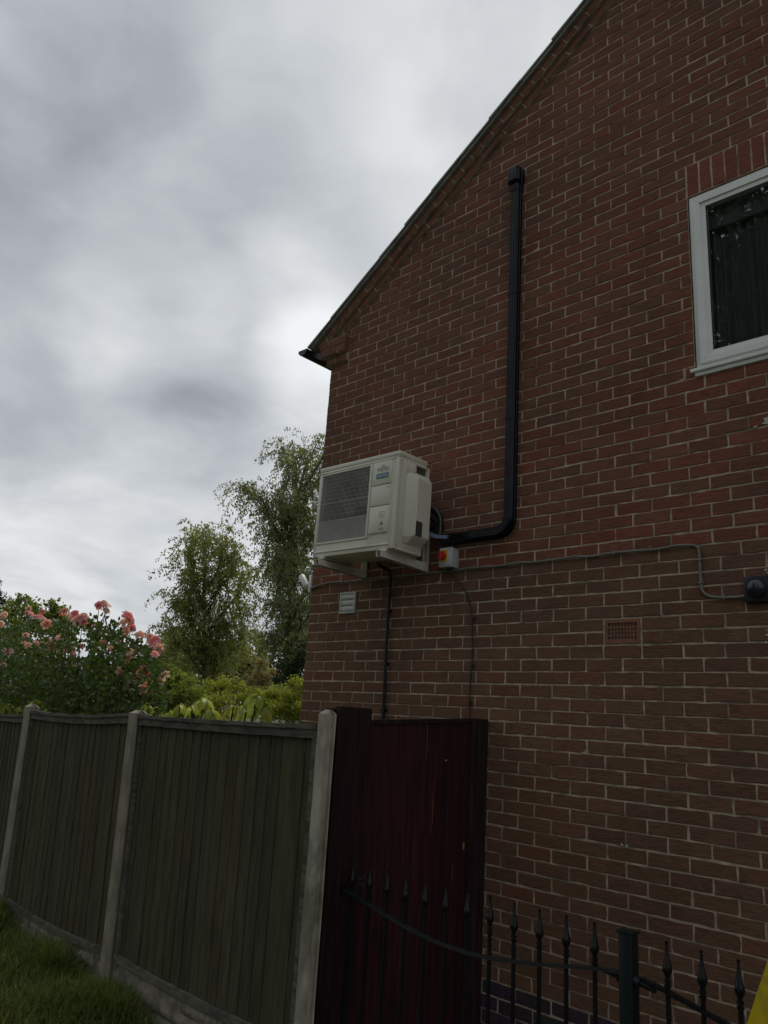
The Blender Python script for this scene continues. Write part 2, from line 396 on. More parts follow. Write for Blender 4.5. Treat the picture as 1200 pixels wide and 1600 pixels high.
# --- brick faces -------------------------------------------------------
def outline(w, h, jit=.0013, cut=None):
    pts = []
    for a, b, k in (((0, 0), (w, 0), 4), ((w, 0), (w, h), 2), ((w, h), (0, h), 4), ((0, h), (0, 0), 2)):
        for i in range(k):
            t = i/k; pts.append((a[0]+(b[0]-a[0])*t+random.gauss(0, jit), a[1]+(b[1]-a[1])*t+random.gauss(0, jit)))
    return pts
def clip(poly, a, b, c):      # keep a*x+b*z<=c
    out = []
    for i in range(len(poly)):
        p, q = poly[i], poly[(i+1) % len(poly)]; dp = a*p[0]+b*p[1]-c; dq = a*q[0]+b*q[1]-c
        if dp <= 0: out.append(p)
        if dp*dq < 0: t = dp/(dp-dq); out.append((p[0]+(q[0]-p[0])*t, p[1]+(q[1]-p[1])*t))
    return out
def brick_geo(poly, back=.03, face=0.0, ch=.0025):
    """verts, faces of one brick: front face, small chamfer, sides"""
    n = len(poly); cx_ = sum(p[0] for p in poly)/n; cz_ = sum(p[1] for p in poly)/n
    w_ = max(p[0] for p in poly)-min(p[0] for p in poly)+1e-6; h_ = max(p[1] for p in poly)-min(p[1] for p in poly)+1e-6
    tx = random.uniform(-.0015, .0015); tz = random.uniform(-.001, .001)
    def yy(x, z): return face+random.uniform(-.0004, .0004)+tx*(x-cx_)/w_*2+tz*(z-cz_)/h_*2
    F = []; V = []
    kx = max(.5, 1-2*ch/w_); kz = max(.5, 1-2*ch/h_)
    for x, z in poly: V.append((cx_+(x-cx_)*kx, yy(x, z), cz_+(z-cz_)*kz))
    for x, z in poly: V.append((x, face+ch, z))
    for x, z in poly: V.append((x, back, z))
    F.append(list(range(n)))
    for r_ in (0, 1):
        for i in range(n): j = (i+1) % n; F.append([r_*n+i, (r_+1)*n+i, (r_+1)*n+j, r_*n+j])
    return V, F
def brick_colour(x, z, blue=False, n=0):
    if blue: return tuple(c*random.uniform(.8, 1.2) for c in (.055, .052, .066))
    r_ = random.random()
    if n < 7:
        if r_ < .45: c = (.200, .116, .070)
        elif r_ < .8: c = (.205, .108, .070)
        elif r_ < .94: c = (.190, .101, .071)
        else: c = (.220, .104, .062)
    else:
        red = min(1, max(0, (x+1.6)/2.4)) * (1.0 if z < 2.9 else .25)  # redder towards the window: brick tone plus lighting and glare put into colour
        if random.random() < .04+.62*red: c = (.226, .093, .060)
        elif r_ < .6: c = (.214, .104, .070)
        elif r_ < .96: c = (.202, .102, .071)
        else: c = (.20, .114, .066)
        if n < 9: c = tuple(a*b for a, b in zip(c, (1.10, .97, .92)))
    k = random.gauss(1, .055); return (max(.02, c[0]*k*(1.12 if n >= 7 else 1.03)), max(.02, c[1]*k*1.02), max(.02, c[2]*k*.95))
specs = []      # (poly in absolute x,z ; course ; kind)
J = .0052; JZ = .0042
def add_brick(x0, x1, z0, z1, n, blue=False, corner=False):
    poly = [(p[0]+x0+J, p[1]+z0+JZ) for p in outline(x1-x0-2*J, z1-z0-2*JZ)]
    clipped = False
    # sloping verge
    if verge(x0, IN0) < z1 or verge(x1, IN0) < z1:
        lim = IN0-.008
        if x1 < RIDGE+.3: poly = clip(poly, -SL, 1, lim+SL)
        if x0 > RIDGE-.3: poly = clip(poly, SL, 1, lim+SL*(2*RIDGE+1))
        clipped = True
    if len(poly) < 3: return
    xs = [p[0] for p in poly]; zs = [p[1] for p in poly]
    if max(xs)-min(xs) < .02 or max(zs)-min(zs) < .012: return
    specs.append(dict(poly=poly, n=n, blue=blue, corner=corner, std=(not clipped and abs(x1-x0-2*U*(S if n >= 7 else 1)) < .002), x0=x0, x1=x1, z0=z0, z1=z1))
AB = (ux(0, 1), ux(2, 1), 0.0, 2*G)                        # air brick hole
VT = (-2.222, -2.052, .283, .446)                         # louvre vent hole
for n in range(-29, 84):
    z0, z1 = n*G, (n+1)*G
    if z1 < -2.2: continue
    us = [-23]+list(range(-22 if n % 2 else -21, 62, 2))
    dz = .0015*math.sin(n*1.7)
    xs = [ux(u, n)+(random.gauss(0, .0032) if u > -23 else 0) for u in us]
    for k, (xa, xb) in enumerate(zip(xs, xs[1:])):
        if xa > XR: break
        xb = min(xb, XR)
        if verge((xa+xb)/2, IN0)+.05 < z0: continue
        blue = n <= -26
        holes = []
        if n in (0, 1): holes.append((AB[0], AB[1]))
        if 20 <= n < 36: holes.append((WX0, WX1))
        if 36 <= n < 39: holes.append((WX0-.004, WX1+.004))
        if n in (33, 34, 35): holes.append((-9, ux(-21, n)))
        if n in (4, 5): holes.append((VT[0]+.004, VT[1]-.004))
        segs = [(xa, xb)]
        for h0, h1 in holes:
            ns = []
            for s0, s1 in segs:
                if s1 <= h0 or s0 >= h1: ns.append((s0, s1)); continue
                if s0 < h0: ns.append((s0, h0))
                if s1 > h1: ns.append((h1, s1))
            segs = ns
        for s0, s1 in segs:
            if s1-s0 > .022: add_brick(s0, s1, z0+dz, z1+dz, n, blue, corner=(k == 0))
# split: the 300 that show largest are objects, the rest one joined part
def screen_area(sp):
    cx_, cz_ = (sp['x0']+sp['x1'])/2, (sp['z0']+sp['z1'])/2
    if (Vector((cx_, 0, cz_))-CAM).dot(FW) < .5: return 0
    q = [pix((x, 0, z)) for x, z in ((sp['x0'], sp['z0']), (sp['x1'], sp['z0']), (sp['x1'], sp['z1']), (sp['x0'], sp['z1']))]
    c = pix((cx_, 0, cz_))
    if not (0 < c[0] < 1200 and 0 < c[1] < 1600): return 0
    a = 0
    for i in range(4): x1, y1 = q[i]; x2, y2 = q[(i+1) % 4]; a += x1*y2-x2*y1
    return abs(a)/2
for sp in specs: sp['a'] = screen_area(sp)
order = sorted(specs, key=lambda s: -s['a']); big = order[:289]; rest = order[289:]
variants = {}
for cls, wd in (('lo', 2*U), ('hi', 2*U*S)):
    variants[cls] = []
    for k in range(22):
        V_, F_ = brick_geo(outline(wd-2*J, G-2*JZ, .0017))
        me = bpy.data.meshes.new('brick'); me.from_pydata(V_, [], F_); me.materials.append(M['brick_o']); variants[cls].append(me)
for sp in big:
    c = brick_colour((sp['x0']+sp['x1'])/2, sp['z0'], sp['blue'], sp['n'])
    if sp['std']:
        o = link_mesh('brick', random.choice(variants['hi' if sp['n'] >= 7 else 'lo']), None, (sp['x0']+J, random.uniform(-.0015, .0015), sp['z0']+JZ))
    else:
        V_, F_ = brick_geo([(x-sp['x0'], z-sp['z0']) for x, z in sp['poly']])
        me = bpy.data.meshes.new('brick'); me.from_pydata(V_, [], F_); me.materials.append(M['brick_o'])
        o = link_mesh('brick', me, None, (sp['x0'], random.uniform(-.001, .001), sp['z0']))
    o.color = (*c, 1); hloc(o)
    if sp['blue']: o['label'] = 'dark blue engineering brick near the ground'
def joined_bricks(name, items, mat):
    """items = list of (V,F,colour)"""
    VV, FF, CC = [], [], []; base = 0
    for V_, F_, c in items:
        VV += V_; FF += [[i+base for i in f] for f in F_]; CC += [c]*len(F_); base += len(V_)
    me = bpy.data.meshes.new(name); me.from_pydata(VV, [], FF)
    ca = me.color_attributes.new('Col', 'FLOAT_COLOR', 'CORNER'); arr = []
    for p, c in zip(me.polygons, CC): arr += [c[0], c[1], c[2], 1.0]*p.loop_total
    ca.data.foreach_set('color', arr); me.materials.append(mat)
    o = bpy.data.objects.new(name, me); COL.objects.link(o); return o
items = []
for sp in rest:
    V_, F_ = brick_geo(sp['poly'], face=random.uniform(-.0015, .0015), back=.1 if sp['corner'] else .03)
    if sp['corner']:
        off = random.uniform(-.003, .003); V_ = [(x+(off if x < XC+.03 else 0), y, z) for x, y, z in V_]
    items.append((V_, F_, brick_colour((sp['x0']+sp['x1'])/2, sp['z0'], sp['blue'], sp['n'])))
# side wall courses (return face of the corner)
for n in range(-29, 36):
    y = .11 if n % 2 == 0 else .225
    while y < 8:
        y1 = min(y+.215, 8); x = XC
        V_ = [(x, y, n*G+J), (x, y1, n*G+J), (x, y1, (n+1)*G-J), (x, y, (n+1)*G-J), (x+.03, y, n*G+J), (x+.03, y1, n*G+J), (x+.03, y1, (n+1)*G-J), (x+.03, y, (n+1)*G-J)]
        items.append((V_, [[3, 2, 1, 0], [0, 1, 5, 4], [1, 2, 6, 5], [2, 3, 7, 6], [3, 0, 4, 7]], brick_colour(x, n*G, n <= -26, n))); y += .225
# sloping verge courses: inner stretchers, outer headers
ang = math.atan(SL); ca_, sa_ = math.cos(ang), math.sin(ang)
def slope_bricks(c, pitch, hgt, proud, x_start, x_end, back):
    t = 0; ln = (x_end-x_start)/ca_
    while t < ln:
        p_ = outline(pitch-.010, hgt-.008, .001)
        poly = [(x_start+(t+a)*ca_-(b+.004)*sa_, verge(x_start, c)+(t+a)*sa_+(b+.004)*ca_) for a, b in p_]
        V_, F_ = brick_geo(poly, face=-proud+random.uniform(-.002, .002), back=back)
        items.append((V_, F_, brick_colour(-3, 5, False, 50))); t += pitch
slope_bricks(IN0+.002, .225, .0718, .022, -2.42, RIDGE-.04, .03)
slope_bricks(IN1+.002, .1125, .0718, .050, -2.70, RIDGE-.04, .03)
# stepped corbel at the eaves
for n, proud, left in ((33, .028, .035), (34, .058, .085), (35, .060, .105)):
    x = XC-left; end = ux(-21, n)+.002*(n-33); xs = [x, x+(.11 if n != 34 else .21), end]
    for a, b in zip(xs, xs[1:]):
        if b-a < .03: continue
        poly = [(p[0]+a+.003, p[1]+n*G+.003) for p in outline(b-a-.008, G-.008, .001)]
        V_, F_ = brick_geo(poly, face=-proud, back=.1); items.append((V_, F_, brick_colour(-3, 5, False, 50)))
j = joined_bricks('brick', items, M['brick_a']); hloc(j); j['kind'] = 'stuff'
mb = MB()       # mortar bedding behind the corbel and the sloping courses
for n, proud, left in ((33, .024, .031), (34, .054, .081), (35, .056, .100)):
    mb.span((XC-left, -proud, n*G+.001), (ux(-21, n)-.004, .06, (n+1)*G-.001))
xa, xb = -2.66, RIDGE
for c0, c1, pr_, xa in ((IN0+.002, IN1, .018, -2.42), (IN1+.001, OUT1-.002, .046, -2.70)):
    mb.prism([(xa, verge(xa, c0)), (xb, verge(xb, c0)), (xb, verge(xb, c1)), (xa, verge(xa, c1))], 1, -pr_, .03)
    mb.prism([(xb, verge(xb, c0)), (XR+.1, verge(XR+.1, c0)), (XR+.1, verge(XR+.1, c1)), (xb, verge(xb, c1))], 1, -pr_, .03)
hloc(mb.build('corbel', M['mortar']))
# soldier course over the window: each brick a part
ns = 16; sw = (WX1-WX0+.01)/ns
for k in range(ns):
    a = WX0-.002+k*sw
    V_, F_ = brick_geo([(q, p) for p, q in [(p[0], p[1]) for p in outline(3*G-2*J, sw-2*J, .0013)]][::-1])
    me = bpy.data.meshes.new('brick'); me.from_pydata(V_, [], F_); me.materials.append(M['brick_o'])
    o = link_mesh('brick', me, None, (a+J, random.uniform(-.002, .001), 36*G+J)); k_ = random.uniform(.95, 1.12)
    o.color = (.255*k_, .088*k_, .066*k_, 1); hloc(o); o['label'] = 'upright red brick in the soldier course over the window'
    if a > 1.35: pass
# brick window reveals and head
rv = MB()
rv.span((WX0-.0, .0046, WZ0), (WX0-.012, .11, WZ1)); rv.span((WX1, .0046, WZ0), (WX1+.012, .11, WZ1)); rv.span((WX0, .006, WZ1-.002), (WX1, .11, WZ1+.012))
hloc(rv.build('window_reveal', M['terracotta']))
# --- window -------------------------------------------------------------
win = empty('window', ((WX0+WX1)/2, .03, WZ0)); 
win.parent = house; win.matrix_parent_inverse = HI
WI = Matrix.Translation(-Vector(win.location))
def wloc(o): o.parent = win; o.matrix_parent_inverse = WI; return o
fz0 = WZ0+.048
f = MB(); t_ = .036; yf, yk = .010, .075
x0, x1, z0, z1 = WX0+.003, WX1-.003, fz0, WZ1-.006
f.span((x0, yf, z0), (x0+t_, yk, z1), .003); f.span((x1-t_, yf, z0), (x1, yk, z1), .003)
f.span((x0+t_, yf+.001, z0), (x1-t_, yk, z0+t_), .003); f.span((x0+t_, yf+.001, z1-t_), (x1-t_, yk, z1), .003)
wloc(f.build('frame', M['upvc'], smooth=40))
f = MB(); a0, a1, b0, b1 = x0+t_-.006, x1-t_+.006, z0+t_-.006, z1-t_+.006; s_ = .068; yf2 = -.006
def miter(x0, x1, z0, z1, s, ya, yb2):
    for poly in (((x0, z0), (x1, z0), (x1-s, z0+s), (x0+s, z0+s)), ((x0, z1), (x0+s, z1-s), (x1-s, z1-s), (x1, z1)),
                 ((x0, z0), (x0+s, z0+s), (x0+s, z1-s), (x0, z1)), ((x1, z0), (x1, z1), (x1-s, z1-s), (x1-s, z0+s))):
        c = (sum(p[0] for p in poly)/4, sum(p[1] for p in poly)/4)
        poly2 = [(c[0]+(p[0]-c[0])*.9985, c[1]+(p[1]-c[1])*.9985) for p in poly]
        f.prism(poly2, 1, ya, yb2)
miter(a0, a1, b0, b1, s_*.55, yf2, .045); miter(a0+s_*.55, a1-s_*.55, b0+s_*.55, b1-s_*.55, s_*.45, .004, .045)
wloc(f.build('sash', M['upvc2']))
f = MB(); f.span((a0+s_-.012, .012, b0+s_-.012), (a0+s_+.002, .02, b1-s_+.012)); f.span((a1-s_-.002, .012, b0+s_-.012), (a1-s_+.012, .02, b1-s_+.012))
f.span((a0+s_+.002, .0125, b0+s_-.012), (a1-s_-.002, .02, b0+s_)); f.span((a0+s_+.002, .0125, b1-s_), (a1-s_-.002, .02, b1-s_+.012))
wloc(f.build('gasket', M['gutter']))
f = MB(); f.span((WX0-.022, -.026, WZ0+.026), (WX1+.02, .05, WZ0+.047), .004); f.span((WX0-.0, -.012, WZ0+.001), (WX1, .04, WZ0+.026), .002)
wloc(f.build('sill', M['upvc'], smooth=40))
# glass
gm = bpy.data.materials.new('window_glass'); gm.use_nodes = True; t = gm.node_tree
for n_ in list(t.nodes): t.nodes.remove(n_)
g = NG(t); tr = g.n('ShaderNodeBsdfTransparent'); tr.inputs[0].default_value = (.86, .89, .89, 1); gl = g.n('ShaderNodeBsdfGlossy'); gl.inputs['Roughness'].default_value = .006; gl.inputs['Color'].default_value = (.85, .9, .92, 1)
fr = g.n('ShaderNodeFresnel'); fr.inputs[0].default_value = 1.5
geo = g.n('ShaderNodeNewGeometry'); b_ = g.n('ShaderNodeBump'); b_.inputs['Strength'].default_value = .15; b_.inputs['Distance'].default_value = .004
g.l(g.noise(geo.outputs['Position'], 3.0, 1), b_.inputs['Height']); g.l(b_.outputs[0], gl.inputs['Normal'])
mx = g.n('ShaderNodeMixShader'); g.l(g.m('MULTIPLY', fr.outputs[0], 1.7, clamp=True), mx.inputs[0]); g.l(tr.outputs[0], mx.inputs[1]); g.l(gl.outputs[0], mx.inputs[2])
o_ = g.n('ShaderNodeOutputMaterial'); g.l(mx.outputs[0], o_.inputs[0])
f = MB(); f.span((a0+s_-.005, .022, b0+s_-.005), (a1-s_+.005, .026, b1-s_+.005)); wloc(f.build('pane', gm))
f = MB(); rx0, rx1 = WX0-.4, WX1+1.4                              # the dim room behind the glass
f.span((rx0, 3.2, .3), (rx1, 3.25, 3.1)); f.span((rx0-.05, .12, .3), (rx0, 3.2, 3.1)); f.span((rx1, .12, .3), (rx1+.05, 3.2, 3.1)); f.span((rx0, .12, 3.0), (rx1, 3.2, 3.1)); f.span((rx0, .12, .3), (rx1, 3.2, .35))
hloc(f.build('room', M['room']))
f = MB(); segs = 60                                                # curtain, hanging in folds
for (ca0, ca1) in ((WX0+.02, WX0+.50), (WX0+.56, WX1-.02)):
    prev = None
    for i in range(segs+1):
        x = ca0+(ca1-ca0)*i/segs; y = .135+.022*math.sin(i*1.05)+.012*math.sin(i*.43)
        a = f.bm.verts.new((x, y, 1.45)); b = f.bm.verts.new((x, y, 2.7))
        if prev: f.bm.faces.new((prev[0], a, b, prev[1]))
        prev = (a, b)
wloc(f.build('curtain', M['curtain'], smooth=80))
f = MB(); f.span((WX0+.03, .09, 2.50), (WX1-.03, .105, 2.655), .003); f.span((WX0+.03, .085, 2.485), (WX1-.03, .11, 2.50), .003); wloc(f.build('roller_blind', M['curtain']))
# --- air brick (9 x 4 square holes) --------------------------------------
f = MB(); ax0, ax1, az0, az1 = AB[0]+.007, AB[1]-.007, AB[2]+.007, AB[3]-.007
mx_, mz_ = .018, .020; gw = (ax1-ax0-2*mx_)/9; gh = (az1-az0-2*mz_-.006)/4
f.span((ax0, -.003, az0), (ax1, .04, az0+mz_+.004), .0015, 1); f.span((ax0, -.003, az1-mz_), (ax1, .04, az1), .0015, 1)
f.span((ax0, -.0028, az0+mz_+.004), (ax0+mx_, .04, az1-mz_)); f.span((ax1-mx_, -.0028, az0+mz_+.004), (ax1, .04, az1-mz_))
zz0 = az0+mz_+.004
for k in range(1, 9): x = ax0+mx_+k*gw; f.span((x-.0042, 0, zz0), (x+.0042, .035, az1-mz_))
for k in range(1, 4): z = zz0+k*gh; f.span((ax0+mx_, .001, z-.0055), (ax1-mx_, .035, z+.0055))
o = hloc(f.build('air_brick', M['terracotta'])); o['label'] = 'terracotta air brick with four rows of nine square holes'
f = MB(); f.span((ax0+.01, .003, az0+.01), (ax1-.01, .0045, az1-.01)); f.span((ax0, .036, az0), (ax1, .09, az1)); hloc(f.build('air_brick_back', M['dark']))
# --- louvre vent ------------------------------------------------------------
vent = empty('louvre_vent', ((VT[0]+VT[1])/2, 0, VT[2])); VI = Matrix.Translation(-Vector(vent.location))
tag(vent, 'small off-white louvre vent with three slats low on the brick wall under the air conditioner', 'vent')
def vloc(o): o.parent = vent; o.matrix_parent_inverse = VI; return o
f = MB(); v0, v1, w0, w1 = VT
f.span((v0, -.014, w0), (v0+.016, .02, w1), .002); f.span((v1-.016, -.014, w0), (v1, .02, w1), .002); f.span((v0+.016, -.0135, w0), (v1-.016, .02, w0+.013), .002); f.span((v0+.016, -.0135, w1-.013), (v1-.016, .02, w1), .002)
vloc(f.build('frame', M['vent'], smooth=40))
sh = (w1-w0-.026)/3
for k in range(3):
    f = MB(); zb = w0+.013+k*sh
    f.prism([(.004, zb+.002), (-.006, zb+.0035), (-.012, zb+.012), (-.013, zb+sh*.6), (-.008, zb+sh-.002), (.004, zb+sh-.001)], 0, v0+.0165, v1-.0165)
    vloc(f.build('slat', M['vent']))
f = MB(); f.span((v0+.01, .014, w0+.01), (v1-.01, .018, w1-.01)); vloc(f.build('backing', M['dark']))
# --- roof ------------------------------------------------------------------
rf = MB()
for sgn in (0, 1):
    xa, xb = (XC-.28, RIDGE) if sgn == 0 else (RIDGE, XR+.28)
    A = verge(xa, OUT1+.035); B = verge(xb, OUT1+.035)
    rf.prism([(xa, A), (xb, B), (xb, B+.05), (xa, A+.05)], 1, -.02, 8.3)
rf_o = hloc(rf.build('roof', M['roof_tile'])); 
ri = Matrix.Translation((0, 0, 0))
uc = MB(); xa = XC-.20; uc.prism([(xa, verge(xa, OUT1+.004)), (RIDGE, verge(RIDGE, OUT1+.004)), (RIDGE, verge(RIDGE, OUT1+.03)), (xa, verge(xa, OUT1+.03))], 1, -.075, .0)
uc.prism([(RIDGE, verge(RIDGE, OUT1+.004)), (XR+.2, verge(XR+.2, OUT1+.004)), (XR+.2, verge(XR+.2, OUT1+.03)), (RIDGE, verge(RIDGE, OUT1+.03))], 1, -.075, .0)
o = uc.build('undercloak', M['verge_mortar']); o.parent = rf_o
me_t = None; tl = .34
nt_ = int((RIDGE-(XC-.235))/ca_/tl)
for k in range(nt_+1):
    xs_ = XC-.235+k*tl*ca_
    if me_t is None:
        tb = MB()
        tb.prism([(0, .0), (tl*1.02*ca_, tl*1.02*sa_-.006), (tl*1.02*ca_-.012*sa_, tl*1.02*sa_+.007), (-.014*sa_, .017)], 1, -.088, .25)
        t0 = tb.build('tile', M['roof_tile']); me_t = t0.data
    else: t0 = link_mesh('tile', me_t)
    t0.location = (xs_, random.uniform(-.006, .004), verge(xs_, OUT1+.034)+random.uniform(0, .004)); t0.parent = rf_o
# gutter end with bracket
gt = MB(); ex = XC-.285; ez = verge(XC-.24, OUT1)+.030; n = 14
def gut_prof(k, rr): a = math.pi*(1+k/n); return (ex+rr*math.cos(a), ez+rr*math.sin(a)*.95)
outer = [gut_prof(k, .058) for k in range(n+1)]; inner = [gut_prof(k, .051) for k in range(n+1)][::-1]
gt.prism(outer+inner, 1, -.10, 8.0); gt.prism(outer, 1, -.108, -.101)
gt.prism([(ex+.050, ez-.010), (ex+.050, ez-.045), (XC-.09, ez-.13), (XC-.09, ez-.07)], 1, -.045, -.01)
hloc(gt.build('gutter', M['gutter'], smooth=50))
sm = MB()                                                         # pale smear on the wall right of the window sill
for k in range(26):
    cx_ = .955+random.gauss(0, .022)+k*.0015; cz_ = 1.165+random.gauss(0, .012)-.0012*k; r_ = random.uniform(.006, .016)
    poly = [(cx_+r_*random.uniform(.8, 1.9)*math.cos(a*math.pi/4), cz_+r_*random.uniform(.4, .9)*math.sin(a*math.pi/4)) for a in range(8)]
    sm.prism(poly, 1, -.004-k*.00005, .003)
o = hloc(sm.build('mortar_smear', M['white_mark'])); o['label'] = 'pale dried smear on the bricks below the window'
sm = MB()
for (px_, py_) in ((1197, 890), (1199, 895), (1198, 985), (1199, 992), (1197, 1004), (1176, 905), (1186, 905), (972, 1320), (980, 1322)):
    q = onY(px_, py_, 0); r_ = random.uniform(.004, .009)
    sm.prism([(q.x+r_*random.uniform(.5, 1.2)*math.cos(a*math.pi/3), q.z+r_*random.uniform(.5, 1.2)*math.sin(a*math.pi/3)) for a in range(6)], 1, -.003-r_*.05, .003)
hloc(sm.build('mortar_spot', M['white_mark']))

# ================================================================== AIR CONDITIONER
AX0, AX1, AZ0, AH, AYF, AYB = -2.082, -1.276, .618, .690, -.452, -.165
ac = empty('air_conditioner', ((AX0+AX1)/2, (AYF+AYB)/2, AZ0), (0, R(.9), 0))
tag(ac, 'cream outdoor air conditioner unit with fan grille fixed high on the brick wall corner', 'air conditioner')
W2, D2 = (AX1-AX0)/2, (AYB-AYF)/2
def part(f, name, mat, smooth=35, parent=None): return f.build(name, mat, parent or ac, smooth=smooth)
f = MB()   # casing without its front: back, sides, bottom
f.span((-W2, -D2+.012, 0.0), (W2, D2, .018), .003); f.span((-W2, -D2+.012, .018), (-W2+.012, D2, AH-.03), .002); f.span((W2-.012, -D2+.012, .018), (W2, D2, AH-.03), .002)
f.span((-W2+.012, D2-.01, .018), (W2-.012, D2-.001, AH-.03))
part(f, 'casing', M['casing'])
f = MB(); f.span((-W2-.006, -D2-.004, AH-.034), (W2+.006, D2+.004, AH), .007); f.span((-W2-.002, -D2+.0005, AH-.046), (W2+.002, D2, AH-.0345), .002); part(f, 'top_panel', M['casing'])
gx0, gx1, gz0, gz1 = -W2+.030, -W2+.548, .105, .622      # grille opening
f = MB()  # front panel frame round the grille opening, ribs pressed into it
f.span((-W2-.003, -D2, 0), (gx0, -D2+.02, AH-.047), .006); f.span((gx1, -D2+.001, 0.002), (W2-.036, -D2+.02, AH-.048), .002)
f.span((W2-.034, -D2-.004, 0), (W2+.003, -D2+.03, AH-.047), .010, 3)
f.span((gx0, -D2+.0006, .001), (gx1, -D2+.02, gz0), .004); f.span((gx0, -D2+.0008, gz1), (gx1, -D2+.02, AH-.048), .004)
f.span((-W2+.012, -D2-.007, .030), (W2-.046, -D2+.002, .042), .004); f.span((-W2+.012, -D2-.006, gz1+.014), (W2-.046, -D2+.002, gz1+.024), .004)
f.span((-W2+.004, -D2-.004, .640), (W2-.044, -D2+.002, .650), .003)
part(f, 'front_panel', M['casing'])
f = MB()  # moulded surround of the grille
f.span((gx0-.006, -D2-.008, gz0-.010), (gx0+.008, -D2+.012, gz1+.008), .003); f.span((gx1-.008, -D2-.012, gz0-.010), (gx1+.010, -D2+.012, gz1+.008), .004)
f.span((gx0+.008, -D2-.008, gz0-.012), (gx1-.008, -D2+.012, gz0), .003); f.span((gx0+.008, -D2-.008, gz1-.004), (gx1-.008, -D2+.012, gz1+.008), .003)
part(f, 'grille_surround', M['casing'])
f = MB(); nb = 40
for k in range(nb+1):
    x = gx0+.010+(gx1-gx0-.02)*k/nb; f.tube([(x, -D2-.002, gz0), (x, -D2-.004, (gz0+gz1)/2), (x, -D2-.002, gz1)], .0021, 4, False)
for k in range(nb):
    x = gx0+.010+(gx1-gx0-.02)*(k+.5)/nb; f.tube([(x, -D2-.001, gz0), (x, -D2-.001, .262)], .0026, 4, False)
for z_, r_ in ((.150, .001), (.21, .001), (.262, .0036), (.305, .001), (.335, .001), (.365, .001), (.398, .0036), (.43, .0013), (.46, .0013), (.49, .0013), (.52, .0013), (.55, .0013), (.58, .0013), (.605, .0013)):
    f.tube([(gx0+.004, -D2-.0005, z_), (gx1-.004, -D2-.0005, z_)], r_, 5, False)
part(f, 'grille', M['wire'], False)
f = MB(); f.span((gx0-.001, D2-.05, gz0), (gx1+.001, D2-.04, gz1)); 
part(f, 'coil', M['coil'], False)
f = MB(); f.span((gx0, -D2+.02, gz0-.004), (gx1, -D2+.05, gz0)); f.span((gx1, -D2+.021, gz0), (gx1+.004, D2-.05, gz1)); part(f, 'baffle', M['dark'], False)
f = MB(); cxf, czf, rf_ = (gx0+gx1)/2, (gz0+gz1)/2, .232     # shroud ring: plate with round mouth
ring = []
for k in range(40):
    a = 2*math.pi*k/40; c_, s_n = math.cos(a), math.sin(a); m_ = max(abs(c_), abs(s_n))
    ring.append(((cxf+c_/m_*(gx1-gx0)/2, czf+s_n/m_*(gz1-gz0)/2), (cxf+rf_*c_, czf+rf_*s_n)))
for k in range(40):
    (a, b), (c, d) = ring[k], ring[(k+1) % 40]
    vs4 = [f.bm.verts.new((p[0], -D2+.045, p[1])) for p in (a, c, d, b)]; f.bm.faces.new(vs4)
    q1 = [f.bm.verts.new((b[0], -D2+.045, b[1])), f.bm.verts.new((d[0], -D2+.045, d[1])), f.bm.verts.new((d[0], -D2+.12, d[1])), f.bm.verts.new((b[0], -D2+.12, b[1]))]; f.bm.faces.new(q1)
part(f, 'fan_shroud', M['casing_dark'])
f = MB()
for k in range(3):
    prev = None
    for i in range(9):
        a = 2*math.pi*(k/3)+i*.19
        q = [f.bm.verts.new((cxf+rr*math.cos(a), -D2+.075+.05*i/8*(1 if rr > .1 else .6), czf+rr*math.sin(a))) for rr in (.055, .13, .215)]
        if prev:
            for j_ in range(2): f.bm.faces.new((prev[j_], prev[j_+1], q[j_+1], q[j_]))
        prev = q
f.tube([(cxf, -D2+.065, czf), (cxf, -D2+.14, czf)], .06, 20)
part(f, 'fan', M['fan'], 60)
# right-hand service panels
px0, px1 = gx1+.020, W2-.058
for (za, zb_) in ((.462, .632), (.312, .457), (.118, .307)):
    f = MB(); f.span((px0, -D2-.012, za), (px1, -D2+.006, zb_), .006, 2)
    part(f, 'service_panel', M['casing'])
# lettering
def text_part(body, size, loc, mat, name='lettering', ext=.0006, sx=1):
    cu = bpy.data.curves.new(name, 'FONT'); cu.body = body; cu.size = size; cu.extrude = ext; cu.align_x = 'CENTER'; cu.align_y = 'CENTER'
    tmp = bpy.data.objects.new('tmp', cu); COL.objects.link(tmp)
    dg = bpy.context.evaluated_depsgraph_get(); me = bpy.data.meshes.new_from_object(tmp.evaluated_get(dg)); me.name = name
    COL.objects.unlink(tmp); bpy.data.objects.remove(tmp); bpy.data.curves.remove(cu)
    me.materials.clear(); me.materials.append(mat)
    o = bpy.data.objects.new(name, me); COL.objects.link(o); o.parent = ac; o.location = loc; o.rotation_euler = (R(90), 0, 0); o.scale = (sx, 1, 1); return o
pcx = (px0+px1)/2+.004; yt = -D2-.0128
o = text_part('FUJITSU', .037, (pcx+.008, yt, .572), M['print_grey'], sx=.86); o['label'] = 'grey brand lettering'
f = MB(); pts = [(pcx+.006+.012*math.cos(a), yt, .598+.0045*math.sin(2*a)) for a in np.linspace(0, 2*math.pi, 25)]; f.tube(pts, .0011, 5, False); part(f, 'logo_mark', M['print_grey'])
f = MB(); f.span((pcx-.052, yt-.0006, .506), (pcx+.062, yt+.002, .542)); part(f, 'banner', M['teal'])
text_part('AIRSTAGE', .024, (pcx+.005, yt-.0012, .5235), M['print_white'], sx=.88)
f = MB(); f.span((px1-.028, yt-.0003, .435), (px1-.006, yt+.002, .441)); part(f, 'model_mark', M['print_grey'])
